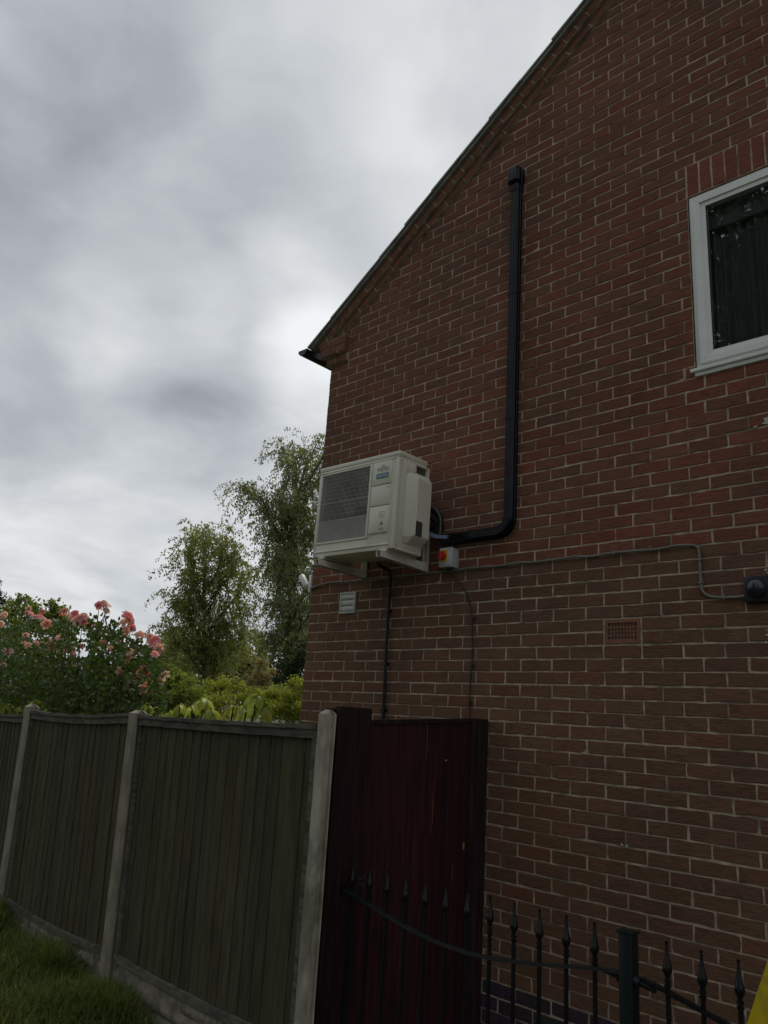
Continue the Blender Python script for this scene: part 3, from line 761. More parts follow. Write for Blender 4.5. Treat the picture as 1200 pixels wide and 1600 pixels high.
# warning stickers
f = MB(); f.prism([(pcx+.010, .170), (pcx+.048, .170), (pcx+.029, .202)], 1, yt-.0005, yt+.001); part(f, 'warning_sticker', M['sticker_y'], False)
f = MB(); f.prism([(pcx+.023, .174), (pcx+.035, .174), (pcx+.029, .195)], 1, yt-.0012, yt); 
for z_ in (.148, .141, .134): f.span((pcx+.006, yt-.0004, z_), (pcx+.05, yt+.001, z_+.002))
for (xa_, za_, xb_, zb_) in ((.004, .222, .052, .2235), (.004, .262, .052, .2635), (.004, .222, .0055, .2635), (.0505, .222, .052, .2635), (.012, .235, .044, .237), (.012, .245, .036, .247)):
    f.span((pcx+xa_, yt-.0004, za_), (pcx+xb_, yt+.001, zb_))
part(f, 'printed_notice', M['print_grey'], False)
# bulging side cover with handle recess, on the right end
f = MB(); bx_ = W2+.001; bw = .066; y0c, y1c = -D2+.075, D2-.004; zc0, zc1 = .055, AH-.062
ys_ = y0c+.055
def cover(za, zb_, xo0, xo1):
    pass
# outline in plan (x,y): sloped leading face then flat outer face; hull tapered at the bottom
A = [(bx_, y0c), (bx_+bw, ys_), (bx_+bw, y1c), (bx_, y1c)]
top = zc1-.115
lv = [(zc0+.0, .0), (zc0+.055, 1.0), (top, 1.0)]
rings = []
for z_, k_ in lv:
    rings.append([f.bm.verts.new((bx_+(x-bx_)*max(k_, .02), y, z_ + (0 if k_ else 0))) for x, y in A])
rings.append([f.bm.verts.new((bx_+(x-bx_)*.55, y, top+.035)) for x, y in A])
rings.append([f.bm.verts.new((bx_+(x-bx_)*.5, y, top+.045)) for x, y in A])
for a, b in zip(rings, rings[1:]):
    for k in range(4): f.bm.faces.new((a[k], a[(k+1) % 4], b[(k+1) % 4], b[k]))
f.bm.faces.new(rings[0]); f.bm.faces.new(rings[-1])
bmesh.ops.bevel(f.bm, geom=[e for e in f.bm.edges if e.calc_length() > .03], offset=.006, segments=2, affect='EDGES')
part(f, 'side_cover', M['casing'], 30)
f = MB(); hb = .034; zt0, zt1 = top+.040, zc1        # handle pocket: a frame around a dark recess
f.span((bx_, y0c+.0, zt0), (bx_+hb*.35, y0c+.06, zt1), .004); f.span((bx_, y0c+.04, zt0), (bx_+hb, y0c+.07, zt1), .005); f.span((bx_, y1c-.018, zt0), (bx_+hb, y1c, zt1), .005)
f.span((bx_, y0c+.06, zt1-.012), (bx_+hb-.001, y1c-.01, zt1), .004); f.span((bx_, y0c+.06, zt0-.01), (bx_+hb-.001, y1c-.01, zt0+.006), .004)
part(f, 'handle', M['casing'])
f = MB(); f.span((bx_+.0005, y0c+.06, zt0), (bx_+.003, y1c-.012, zt1-.008)); part(f, 'handle_recess', M['casing_dark'], False)
f = MB(); f.span((bx_+bw-.002, ys_+.006, .112), (bx_+bw+.001, ys_+.072, .214)); part(f, 'rating_plate', M['label_dark'], False)
for (yy_, zz_) in ((-D2+.02, .030), (-D2+.02, .62), (-D2+.045, .66)):
    f = MB(); f.tube([(W2+.0005, yy_, zz_), (W2+.006, yy_, zz_)], .004, 8); part(f, 'screw', M['print_grey'])
for x in (-W2+.10, W2-.09):
    f = MB(); f.span((x-.03, -D2-.006, -.016), (x+.03, D2+.01, .001), .003); part(f, 'foot', M['steel_white'])

# wall brackets -----------------------------------------------------------------
def bracket(x, label):
    r = empty('wall_bracket', (x, 0, .56)); tag(r, label, 'bracket', 'brackets under the air conditioner')
    f = MB(); f.span((-.022, -.028, -.02), (-.018, -.002, .44)); f.span((.018, -.028, -.02), (.022, -.002, .44)); f.span((-.022, -.006, -.02), (.022, -.0015, .44)); f.build('upright', M['steel_white'], r)
    f = MB()
    for sx_ in (-.0215, .0175):
        f.prism([(-.002, -.022), (-.002, .040), (-.50, .034), (-.50, -.004)], 0, sx_, sx_+.004)
    f.prism([(-.03, .0385), (-.499, .0335), (-.499, .0365), (-.03, .0415)], 0, -.022, .022)
    f.build('arm', M['steel_white'], r)
    for zz_ in (.0, .22, .42):
        f = MB(); f.tube([(0, -.003, zz_), (0, -.014, zz_)], .007, 6); f.build('bolt', M['print_grey'], r)
    f = MB(); f.prism([(-.02, -.012), (-.02, .036), (-.10, .032), (-.10, .000)], 0, -.0008, .0008); f.build('gusset', M['steel_white'], r)
    for yb_ in (-.40, -.20):
        f = MB(); f.lathe([(.018, .0), (.020, .004), (.014, .010)], (0, yb_, .0345)); f.build('rubber_mount', M['pipe_black'], r, smooth=40)
    return r
bracket(-1.975, 'white steel bracket arm under the left end of the air conditioner, above the louvre vent')
bracket(-1.362, 'white steel bracket arm under the right end of the air conditioner, beside the isolator')

# pipes leaving the unit -----------------------------------------------------------
def smoothpts(pts, n=8):
    pts = [Vector(p) for p in pts]; out = []
    P_ = [pts[0]]+pts+[pts[-1]]
    for i in range(1, len(P_)-2):
        for k in range(n):
            t = k/n; a, b, c, d = P_[i-1], P_[i], P_[i+1], P_[i+2]
            out.append(.5*((2*b)+(c-a)*t+(2*a-5*b+4*c-d)*t*t+(3*b-a-3*c+d)*t**3))
    out.append(pts[-1]); return out
pb = empty('pipe_bundle', (-1.3, -.1, .85)); PI_ = Matrix.Translation(-Vector(pb.location))
tag(pb, 'black insulated refrigerant pipes looping out from behind the air conditioner into the trunking', 'pipes')
def pl(f, name, mat): o = f.build(name, mat, pb, smooth=60); o.matrix_parent_inverse = PI_; return o
for k, (dz, dx, r_) in enumerate(((0, .015, .025), (-.050, -.012, .024), (-.10, -.035, .021), (.010, -.03, .022), (-.14, -.055, .019))):
    f = MB(); f.tube(smoothpts([(-1.36, -.12-.008*k, .985+dz), (-1.29, -.11, .985+dz), (-1.225+dx, -.085, .93+dz*.7), (-1.20+dx*.6, -.07, .85), (-1.205+dx*.4, -.055-.004*k, .79), (-1.17, -.045, .757-.006*k), (-1.12, -.04, .752-.004*k)]), r_, 10); pl(f, 'insulated_pipe', M['foam'])
f = MB(); f.tube(smoothpts([(-1.30, -.13, 1.0), (-1.22, -.115, .965), (-1.178, -.10, .90), (-1.178, -.09, .82), (-1.185, -.085, .775)]), .0045, 8); pl(f, 'cable', M['grey_cable'])
for k in range(3):
    f = MB(); f.tube(smoothpts([(-1.36, -.19, .80-k*.012), (-1.26, -.15, .79-k*.012), (-1.19, -.10, .765-k*.008), (-1.12, -.05, .765-k*.008)]), .0055, 8); pl(f, 'cable', M['blue'])
f = MB(); f.tube(smoothpts([(-1.20, -.06, .76), (-1.215, -.035, .66), (-1.218, -.02, .58), (-1.20, -.015, .535)]), .008, 8); pl(f, 'cable', M['blk_cable'])
for z_ in (.86, .93):
    f = MB(); f.span((-1.33, -.16, z_-.02), (-1.27, -.11, z_+.02), .004); pl(f, 'valve', M['grey_cable'])

# black trunking ---------------------------------------------------------------------
tk = empty('pipe_trunking', (-.655, 0, .75)); TI = Matrix.Translation(-Vector(tk.location))
tag(tk, 'glossy black plastic pipe trunking running up the brick wall to a flared cap', 'trunking')
def tkl(f, name, mat=None, sm=30): o = f.build(name, mat or M['trunk'], tk, smooth=sm); o.matrix_parent_inverse = TI; return o
W = .040; prof = [(-W, 0), (-W, -.018), (-W+.004, -.022), (-W+.004, -.040), (-W+.018, -.058), (-.013, -.058), (-.011, -.055), (-.007, -.055), (-.005, -.058), (.008, -.058), (.010, -.055), (.014, -.055), (.016, -.058), (W-.016, -.058), (W-.004, -.040), (W-.004, -.022), (W, -.018), (W, 0)]
xt = -.652; zt0, zt1 = .84, 3.42
f = MB(); f.prism([(xt+a, b) for a, b in prof], 2, zt0, zt1); tkl(f, 'vertical_duct')
zh = .752; xh0, xh1 = -1.165, -.74
f = MB(); f.prism([(b, zh-a) for a, b in prof], 0, xh0, xh1); tkl(f, 'horizontal_duct')
f = MB(); elb = []; rc = .05; cxe, cze = xt-.04-.048, zh+.04+.048     # elbow swept along a quarter circle
for i in range(9):
    a = R(90)*i/8; elb.append([f.bm.verts.new((cxe+(.088+p*1.06)*math.sin(a), q*1.05-.001, cze-(.088+p*1.06)*math.cos(a))) for p, q in prof])
for a, b in zip(elb, elb[1:]):
    for k in range(len(prof)): kk = (k+1) % len(prof); f.bm.faces.new((a[k], a[kk], b[kk], b[k]))
f.bm.faces.new(elb[0]); f.bm.faces.new(elb[-1][::-1]); tkl(f, 'elbow')
f = MB(); sc_ = 1.12   # flared end cap at the top, bulging
cap = []
for z_, s1 in ((3.335, 1.05), (3.355, 1.10), (3.385, 1.10), (3.41, 1.42), (3.50, 1.42), (3.525, 1.30)):
    cap.append([f.bm.verts.new((xt+p*s1, q*s1*(1.0 if s1 < 1.2 else 1.04)-.001, z_)) for p, q in prof])
for a, b in zip(cap, cap[1:]):
    for k in range(len(prof)): kk = (k+1) % len(prof); f.bm.faces.new((a[k], a[kk], b[kk], b[k]))
f.bm.faces.new(cap[0]); f.bm.faces.new(cap[-1][::-1]); tkl(f, 'end_cap')

for z_ in (1.55, 2.50):
    f = MB(); f.prism([(xt+p*1.035, q*1.03-.0005) for p, q in prof], 2, z_-.022, z_+.022); tkl(f, 'coupling')
# condensate drain pipe
dr = empty('drain_pipe', (-1.69, -.025, -.6)); DI = Matrix.Translation(-Vector(dr.location))
tag(dr, 'thin black plastic drain pipe running down the wall from under the air conditioner', 'pipe')
f = MB(); f.tube(smoothpts([(-1.60, -.25, .575), (-1.63, -.16, .565), (-1.685, -.05, .575), (-1.695, -.022, .53), (-1.69, -.021, .2), (-1.672, -.021, -.6), (-1.66, -.021, -1.5), (-1.655, -.021, -2.2)], 6), .0125, 10); o = f.build('pipe', M['pipe_black'], dr, smooth=60); o.matrix_parent_inverse = DI
for z_ in (.28, -.10, -.42):
    f = MB(); f.box((-1.69+.02*(.5-z_)*.7, -.018, z_), (.036, .036, .018), .003); o = f.build('pipe_clip', M['pipe_black'], dr); o.matrix_parent_inverse = DI

# rotary isolator ---------------------------------------------------------------------
iso = empty('isolator_switch', (-1.115, 0, .54)); 
tag(iso, 'small grey box switch with red rotary knob on yellow plate, below the trunking', 'switch')
f = MB(); f.span((-.062, -.092, 0), (.042, 0, .135), .006); f.build('box', M['iso_box'], iso, smooth=40)
f = MB(); f.span((-.0635, -.060, .001), (.0435, -.057, .134)); f.build('lid_seam', M['print_grey'], iso)
f = MB(); f.span((-.058, -.0945, .040), (.012, -.0915, .118), .001); f.build('yellow_plate', M['yellow'], iso)
f = MB(); f.tube([(-.023, -.0945, .079), (-.023, -.100, .079), (-.023, -.118, .079)], [.031, .031, .027], 20); f.build('knob_base', M['red'], iso, smooth=50)
f = MB(); f.box((-.023, -.122, .079), (.014, .020, .056), .004); f.build('knob', M['red'], iso, smooth=50)
for (x_, z_) in ((.028, .012), (.028, .122), (-.048, .012), (-.012, .010)):
    f = MB(); f.tube([(x_, -.0915, z_), (x_, -.094, z_)], .004, 8); f.build('screw', M['print_grey'], iso)
f = MB(); f.tube([(-.02, -.045, .001), (-.02, -.045, -.018)], .011, 10); f.tube([(.01, -.045, .001), (.01, -.045, -.014)], .009, 10); f.build('cable_gland', M['blk_cable'], iso, smooth=40)

# grey cable along the mortar joint and down to the lamp
gc = empty('grey_cable', (-.2, -.01, .53)); CI = Matrix.Translation(-Vector(gc.location))
tag(gc, 'long grey cable clipped along the wall, dropping at its right end to the dome lamp', 'cable')
pts = [(-2.585, -.008, .505), (-2.50, -.010, .524), (-2.36, -.010, .538), (-2.1, -.010, .532), (-1.9, -.010, .535), (-1.6, -.010, .530), (-1.3, -.010, .529)]
for i in range(15): x = -1.02+i*.105; pts.append((x, -.011, .531+.0035*math.sin(i*1.9)+(-.002 if i % 2 else .0015)-.003*i/15))
pts += [(.525, -.011, .527), (.560, -.011, .512), (.568, -.011, .47), (.569, -.011, .38), (.570, -.011, .31), (.580, -.011, .268), (.615, -.011, .240), (.68, -.011, .231), (.75, -.011, .229), (.80, -.011, .232)]
f = MB(); f.tube(smoothpts(pts, 5), .0075, 8); o = f.build('cable', M['grey_cable'], gc, smooth=60); o.matrix_parent_inverse = CI
cl = None
for (x, z, v) in [(-2.2, .533, 0), (-1.95, .534, 0), (-.93, .531, 0), (-.80, .53, 0), (-.58, .53, 0), (-.36, .53, 0), (-.14, .53, 0), (.08, .529, 0), (.30, .528, 0), (.568, .44, 1), (.569, .315, 1), (.69, .231, 0)]:
    if cl is None:
        f = MB(); f.box((0, -.012, 0), (.009, .020, .021), .003); f.tube([(0, -.012, .013), (0, -.024, .013)], .004, 7); cl = f.build('cable_clip', M['grey_cable'], gc); o = cl
    else: o = link_mesh('cable_clip', cl.data, gc)
    o.location = (x, 0, z); o.rotation_euler = (0, R(90) if v else 0, 0); o.matrix_parent_inverse = CI
bc = empty('black_cable', (-.94, -.01, 0)); BI = Matrix.Translation(-Vector(bc.location))
tag(bc, 'thin black cable hanging from the isolator and clipped down the bricks to the gate top', 'cable')
f = MB(); f.tube(smoothpts([(-1.105, -.045, .535), (-1.10, -.035, .50), (-1.05, -.012, .44), (-.99, -.010, .35), (-.945, -.010, .235), (-.932, -.010, .10), (-.928, -.010, -.1), (-.937, -.010, -.30), (-.93, -.010, -.46), (-.925, -.010, -.62)], 6), .0042, 7); o = f.build('cable', M['blk_cable'], bc, smooth=60); o.matrix_parent_inverse = BI
for (px_, py_) in ((740.5, 966), (738, 1041), (735.5, 1098)):
    q = onY(px_, py_, 0); f = MB(); f.box((q.x+.004, -.012, q.z), (.020, .018, .012), .002); f.box((q.x+.012, -.014, q.z), (.012, .014, .026), .003); o = f.build('cable_clip', M['blk_cable'], bc); o.matrix_parent_inverse = BI

# bulkhead dome lamp
lm = empty('dome_lamp', (.853, 0, .258)); tag(lm, 'round black dome wall lamp on a square back plate at the right edge', 'lamp')
f = MB(); f.span((-.060, -.035, -.066), (.072, 0, .070), .008); f.build('back_plate', M['lamp_base'], lm, smooth=40)
f = MB(); prof2 = []
for i in range(9): a = R(90)*i/8; prof2.append((max(.001, .052*math.cos(a)), .048*math.sin(a)))
f.lathe([(.055, -.004)]+prof2, (0, 0, 0), 28); bmesh.ops.rotate(f.bm, cent=(0, 0, 0), matrix=Matrix.Rotation(R(90), 3, 'X'), verts=f.bm.verts); bmesh.ops.translate(f.bm, vec=(.003, -.036, .006), verts=f.bm.verts); f.build('dome', M['lamp'], lm, smooth=60)
f = MB(); f.span((.074, -.03, -.03), (.086, -.002, .06), .003); f.build('side_tab', M['vent'], lm)

# camera on the corner
cc = empty('security_camera', (-2.60, .03, .50)); tag(cc, 'small white camera on an angled arm at the house corner, left of the bracket', 'camera')
f = MB(); f.span((-.022, -.035, -.02), (.010, .035, .125), .006); f.build('mount', M['upvc'], cc, smooth=40)
f = MB(); f.tube([(-.015, 0, .060), (-.06, -.005, .058), (-.085, -.01, .062)], .011, 10); f.build('arm', M['upvc'], cc, smooth=50)
f = MB(); f.box((-.105, -.015, .085), (.042, .04, .125), .008, Matrix.Rotation(R(-38), 3, 'Y')); f.build('body', M['upvc'], cc, smooth=40)
f = MB(); f.tube([(-.145, -.015, .135), (-.150, -.015, .141)], .013, 12); f.build('lens', M['dark'], cc)
f = MB(); f.tube(smoothpts([(-.005, -.03, -.02), (.0, -.034, -.05), (.006, -.030, -.10)]), .004, 6); f.build('cable', M['blk_cable'], cc)

# ================================================================== FENCE
FP = Vector((-.753, -1.371, 0)); FD = Vector((-.99753, .07030, 0)).normalized(); FN = Vector((-FD.y, FD.x, 0)) * -1   # FN towards the viewer
if FN.dot(CAM-FP) < 0: FN = -FN
FN.z = 0
def fp(s, off, z): return FP+FD*s+FN*off+Vector((0, 0, z))
posts = [dict(st=.044, sb=.034, zt=-.462, m='concrete', w=.037), dict(st=2.125, sb=1.990, zt=-.530, m='concrete2', w=.056), dict(st=4.222, sb=4.045, zt=-.545, m='concrete2', w=.056), dict(st=6.25, sb=6.05, zt=-.60, m='concrete2', w=.056)]
PL = ['pale concrete fence post beside the maroon gate post, nearest to the wall', 'weathered concrete fence post between the two widest fence panels', 'weathered concrete fence post near the left edge behind the grass', 'concrete fence post beyond the left panel, hardly in view']
ZG = -2.26
for pd, lab in zip(posts, PL):
    r = empty('fence_post', fp(pd['sb'], 0, ZG)); tag(r, lab, 'fence post', 'concrete fence posts')
    RI = Matrix.Translation(-Vector(r.location)); f = MB()
    w_ = pd['w']; d_ = .032 if w_ < .05 else .05; cch = .016
    sec = [(-w_, -d_), (-w_, d_-cch), (-w_+cch, d_), (w_-cch, d_), (w_, d_-cch), (w_, .024), (w_-.02, .022), (w_-.02, -.022), (w_, -.024), (w_, -d_), (w_, -d_)][:10]
    sec = [(-w_, -d_), (-w_, -.024), (-w_+.02, -.022), (-w_+.02, .022), (-w_, .024), (-w_, d_-cch), (-w_+cch, d_), (w_-cch, d_), (w_, d_-cch), (w_, .024), (w_-.02, .022), (w_-.02, -.022), (w_, -.024), (w_, -d_)]
    rings = []; nz = 14
    for i in range(nz+1):
        t = i/nz; z = ZG-.2+(pd['zt']-.022-ZG+.2)*t; s0 = pd['sb']+(pd['st']-pd['sb'])*t
        rings.append([f.bm.verts.new(fp(s0+a+random.uniform(-.0012, .0012), b+random.uniform(-.0012, .0012), z)) for a, b in sec])
    for a, b in zip(rings, rings[1:]):
        for k in range(len(sec)): kk = (k+1) % len(sec); f.bm.faces.new((a[k], a[kk], b[kk], b[k]))
    apex = [f.bm.verts.new(fp(pd['st']+a*.35-.01, b*.35, pd['zt'])) for a, b in sec]
    for k in range(len(sec)): kk = (k+1) % len(sec); f.bm.faces.new((rings[-1][k], rings[-1][kk], apex[kk], apex[k]))
    f.bm.faces.new(apex); f.bm.faces.new(rings[0][::-1])
    o = f.build('post', M[pd['m']], r, smooth=25); o.matrix_parent_inverse = RI
def lerp(a, b, t): return a+(b-a)*t
PANLAB = ['dark weathered close-board fence panel between the gate post and the middle concrete post', 'dark weathered close-board fence panel, the middle one of three with a sagging cap', 'dark close-board fence panel at the left edge, topped by big green leaves']
ztops = [(-.538, -.560), (-.552, -.598), (-.640, -.665)]; zbots = [(-1.975, -2.045), (-2.045, -2.110), (-2.12, -2.16)]
for i in range(3):
    A, B = posts[i], posts[i+1]
    st0, st1, sb0, sb1 = A['st']+.050, B['st']-.042, A['sb']+.050, B['sb']-.042
    (zt_a, zt_b), (zb_a, zb_b) = ztops[i], zbots[i]
    r = empty('board_fence', fp((sb0+sb1)/2, 0, (zb_a+zb_b)/2)); tag(r, PANLAB[i], 'fence panel', 'close-board fence panels'); RI = Matrix.Translation(-Vector(r.location))
    def q(u_, v_, off):   # u along the panel, v from bottom to top
        sag = (-.022 if i == 1 else -.006)*math.sin(math.pi*u_)
        s_t = lerp(st0, st1, u_); s_b = lerp(sb0, sb1, u_); zt = lerp(zt_a, zt_b, u_)+sag; zb = lerp(zb_a, zb_b, u_)+(-.03 if i == 1 else -.018)*math.sin(math.pi*u_)
        s_ = lerp(s_b, s_t, v_); return fp(s_, off, lerp(zb, zt, v_))
    nbd = 19
    for k in range(nbd):
        u0, u1 = k/nbd, (k+1)/nbd+.012; u1 = min(u1, 1)
        f = MB(); lv_ = 5; rings = []; warp = random.uniform(-.0025, .0025)
        for j_ in range(lv_+1):
            v_ = .028+(.966-.028)*j_/lv_; e_ = .0006*random.uniform(-1, 1)
            th0, th1 = .004, .0095
            rings.append([f.bm.verts.new(q(u0+e_, v_, -.008+th1+warp)), f.bm.verts.new(q(u1+e_, v_, -.008+th0+warp)), f.bm.verts.new(q(u1+e_, v_, -.012)), f.bm.verts.new(q(u0+e_, v_, -.012))])
        for a, b in zip(rings, rings[1:]):
            for n_ in range(4): nn_ = (n_+1) % 4; f.bm.faces.new((a[n_], a[nn_], b[nn_], b[n_]))
        f.bm.faces.new(rings[0]); f.bm.faces.new(rings[-1][::-1])
        o = f.build('board', M['timber'], r); o.matrix_parent_inverse = RI; k_ = random.uniform(.86, 1.1); o.color = (k_, k_*random.uniform(.95, 1.08), k_*random.uniform(.85, 1.05), 1)
    def bar(name, u0, u1, v0, v1, o0, o1, n_=14, mat='timber2', wob=.002):
        f = MB(); rings = []
        for j_ in range(n_+1):
            u_ = lerp(u0, u1, j_/n_); e_ = random.uniform(-wob, wob)
            rings.append([f.bm.verts.new(q(u_, v0, o0)+Vector((0, 0, e_))), f.bm.verts.new(q(u_, v0, o1)+Vector((0, 0, e_))), f.bm.verts.new(q(u_, v1, o1)+Vector((0, 0, e_))), f.bm.verts.new(q(u_, v1, o0)+Vector((0, 0, e_)))])
        for a, b in zip(rings, rings[1:]):
            for m_ in range(4): mm_ = (m_+1) % 4; f.bm.faces.new((a[m_], a[mm_], b[mm_], b[m_]))
        f.bm.faces.new(rings[0]); f.bm.faces.new(rings[-1][::-1]); o = f.build(name, M[mat], r); o.matrix_parent_inverse = RI
    bar('cap', 0, 1, .985, 1.0, -.03, .032); bar('top_rail', 0, 1, .955, .985, -.018, .020)
    bar('bottom_rail', 0, 1, 0.0, .026, -.02, .022)
    for v_ in (.22, .75): bar('back_rail', 0, 1, v_, v_+.03, -.045, -.013, 4)
    bar('side_batten', 0, .018, .03, .955, -.016, .014, 2, wob=0); bar('side_batten', .982, 1, .03, .955, -.016, .014, 2, wob=0)
    # rock-faced gravel board under the panel
    gr = empty('gravel_board', fp((sb0+sb1)/2, 0, ZG)); tag(gr, ['rock-faced concrete gravel board under the fence panel nearest the gate', 'rock-faced concrete gravel board under the middle fence panel, grass growing against it', 'rock-faced concrete gravel board at the left edge'][i], 'gravel board', 'concrete gravel boards'); GI = Matrix.Translation(-Vector(gr.location))
    f = MB(); nu, nv = 90, 14; grid = []
    for a in range(nu+1):
        colm = []
        for b in range(nv+1):
            u_ = a/nu; s_ = lerp(sb0-.02, sb1+.015, u_); zb = lerp(zb_a, zb_b, u_)+(-.03 if i == 1 else -.018)*math.sin(math.pi*u_); z = lerp(ZG-.1, zb-.002, b/nv)
            row = math.floor((z+3)/.075); xx = s_+(row % 2)*.11; cell = math.floor(xx/.21); fx = xx/.21-cell; fz = (z+3)/.075-row
            edge = min(min(fx, 1-fx)*.21, min(fz, 1-fz)*.075); d_ = .004+min(edge, .014)*1.0+.012*abs(mnoise.noise(Vector((s_*9, z*14, row*3.1+cell))))*min(1, edge/.012)+.006*mnoise.noise(Vector((s_*40, z*40, 5)))
            colm.append(f.bm.verts.new(fp(s_, -.006+d_, z)))
        grid.append(colm)
    for a in range(nu):
        for b in range(nv): f.bm.faces.new((grid[a][b], grid[a+1][b], grid[a+1][b+1], grid[a][b+1]))
    for b in (0, nv):
        back = [f.bm.verts.new(Vector(grid[a][b].co)-FN*.035) for a in range(nu+1)]
        for a in range(nu): f.bm.faces.new((grid[a][b], back[a], back[a+1], grid[a+1][b]))
    o = f.build('slab', M['gravel'], gr, smooth=50); o.matrix_parent_inverse = GI

# ================================================================== GATE
gate = empty('wooden_gate', (-.8, -.55, -2.12)); GI2 = Matrix.Translation(-Vector(gate.location))
tag(gate, 'tall dark maroon boarded garden gate between the concrete fence post and the brick wall', 'gate')
def gl_(o): o.parent = gate; o.matrix_parent_inverse = GI2; return o
ya, yb2 = -1.055, -.170; npk = 9
for k in range(npk):
    y0, y1 = lerp(ya, yb2, k/npk)+.0016, lerp(ya, yb2, (k+1)/npk)-.0016; zt = lerp(-.520, -.470, (k+.5)/npk)
    f = MB(); f.span((-.822, y0, -2.10), (-.802+random.uniform(-.0015, .0015), y1, zt), .003); o = gl_(f.build('plank', M['maroon'])); k_ = random.uniform(.8, 1.2); o.color = (k_, k_*.95, k_*.95, 1)
f = MB(); f.prism([(ya, -.521), (yb2, -.471), (yb2, -.448), (ya, -.498)], 0, -.832, -.792); gl_(f.build('cap_rail', M['maroon_dark']))
for z_ in (-.75, -1.3, -1.9):
    f = MB(); f.span((-.855, ya+.02, z_-.05), (-.823, yb2-.02, z_+.05), .003); gl_(f.build('ledge', M['maroon_dark']))
q = onX(724, 1322, -.8); f = MB(); f.span((-.802, q.y-.006, q.z-.02), (-.796, q.y+.006, q.z+.02), .002); gl_(f.build('keyhole_plate', M['brass']))
q = onX(697, 1188, -.8); f = MB(); f.tube([(-.803, q.y, q.z), (-.798, q.y, q.z)], .004, 8); gl_(f.build('bolt_head', M['steel_white']))
gp = empty('gate_post', (-.8, -1.18, -2.2)); GP = Matrix.Translation(-Vector(gp.location))
tag(gp, 'broad dark maroon board post at the left of the gate, against the pale concrete post', 'gate post', 'posts of the wooden gate')
f = MB(); f.span((-.868, -1.315, -2.3), (-.812, -1.225, -.452), .004); o = f.build('post', M['maroon_dark'], gp); o.matrix_parent_inverse = GP
f = MB(); f.span((-.812, -1.300, -2.2), (-.778, -1.062, -.440), .003); o = f.build('cover_board', M['maroon'], gp); o.matrix_parent_inverse = GP; o.color = (.62, .8, .85, 1)
gp = empty('gate_post', (-.8, -.1, -2.2)); GP = Matrix.Translation(-Vector(gp.location))
tag(gp, 'narrow dark timber post of the gate fixed against the brick wall', 'gate post', 'posts of the wooden gate')
f = MB(); f.span((-.860, -.166, -2.2), (-.782, -.012, -.445), .004); o = f.build('post', M['maroon_dark'], gp); o.matrix_parent_inverse = GP

for k, (y_, z_, h_) in enumerate(((-.575, -.70, .22), (-.57, -.98, .16), (-.50, -1.1, .30), (-.79, -.62, .02), (-.30, -1.35, .10))):
    f = MB(); f.prism([(y_, z_), (y_+.002, z_+h_*.4), (y_-.0015, z_+h_), (y_-.003, z_+h_*.5)], 0, -.8005, -.7990); gl_(f.build('scratch', M['maroon_dark'] if k % 2 else M['terracotta']))

# ================================================================== IRON RAILINGS
RA = Vector((-.717, -1.187, 0)); RB = Vector((.604, -1.247, 0)); RDm = (RB-RA).normalized(); ZF = -1.165; SP = (RB-RA).length/11
def make_bar(parent, x, y, zrail, zlow=-2.03):
    f = MB(); f.box((0, 0, (zrail+ZF-.13)/2*0+(ZF-.118+zlow)/2), (.0145, .0145, abs(ZF-.118-zlow)), .002, seg=1)
    return f
bar_me = None; fin_me = None
def rail_bar(parent, p, inv, dz=0):
    global bar_me, fin_me
    if bar_me is None:
        f = MB(); f.box((0, 0, -.118-.375), (.0138, .0138, .750), .002, seg=1); o = f.build('bar', M['iron'], None); bar_me = o.data
        f = MB(); prf = [(.0075, -.150), (.0075, -.143), (.012, -.141), (.012, -.135), (.0075, -.133), (.0075, -.127), (.012, -.125), (.012, -.119), (.0072, -.117), (.0085, -.108), (.0150, -.096), (.0170, -.088), (.0145, -.076), (.0095, -.055), (.0062, -.032), (.0042, -.012), (.0042, -.009), (.0062, -.006), (.0058, -.001), (.001, .0)]
        f.lathe(prf, n=10); fo = f.build('finial', M['iron'], None, smooth=50); fin_me = fo.data
    else:
        o = link_mesh('bar', bar_me); fo = link_mesh('finial', fin_me)
    o.location = (p.x, p.y, ZF+dz); o.parent = parent; o.matrix_parent_inverse = inv
    fo.parent = o; fo.location = (0, 0, 0)
def railing(root, start, nbars, total, sgn=1, extra=0.0):
    RI = Matrix.Translation(-Vector(root.location))
    for k in range(nbars): rail_bar(root, start+RDm*SP*k, RI, random.uniform(-.003, .003))
    return RI
ir = empty('iron_railing', (RA.x, RA.y, -2.05)); tag(ir, 'black iron railing with spear finials and a dipping top rail, left of the square post', 'railing', 'black iron railings in front of the wall')
RI = railing(ir, RA, 12, 0)
def rail_curve(f, a, b, depth, z_end, wdt=.022, th=.012, n=36):
    rings = []
    for i in range(n+1):
        t = i/n; p = a.lerp(b, t); z = z_end-depth*math.sin(math.pi*min(1, max(0, t)))**1.3
        d = RDm; nn = Vector((-d.y, d.x, 0))
        rings.append([f.bm.verts.new(p+nn*sx_*wdt/2+Vector((0, 0, z+sz*th/2))) for sx_, sz in ((-1, -1), (1, -1), (1, 1), (-1, 1))])
    for x, y in zip(rings, rings[1:]):
        for k in range(4): kk = (k+1) % 4; f.bm.faces.new((x[k], x[kk], y[kk], y[k]))
    f.bm.faces.new(rings[0]); f.bm.faces.new(rings[-1][::-1])
nnr = Vector((-RDm.y, RDm.x, 0)); 
if nnr.dot(CAM-RA) < 0: nnr = -nnr
offv = nnr*.006
def addp(f, name, root, inv, mat='iron', sm=False): o = f.build(name, M[mat], root, smooth=sm); o.matrix_parent_inverse = inv
PX = .738; PY = -1.253
f = MB(); rail_curve(f, RA-RDm*.075+offv, Vector((PX-.03, PY+.001, 0))+offv, .098, -1.302); addp(f, 'top_rail', ir, RI, 'rail')
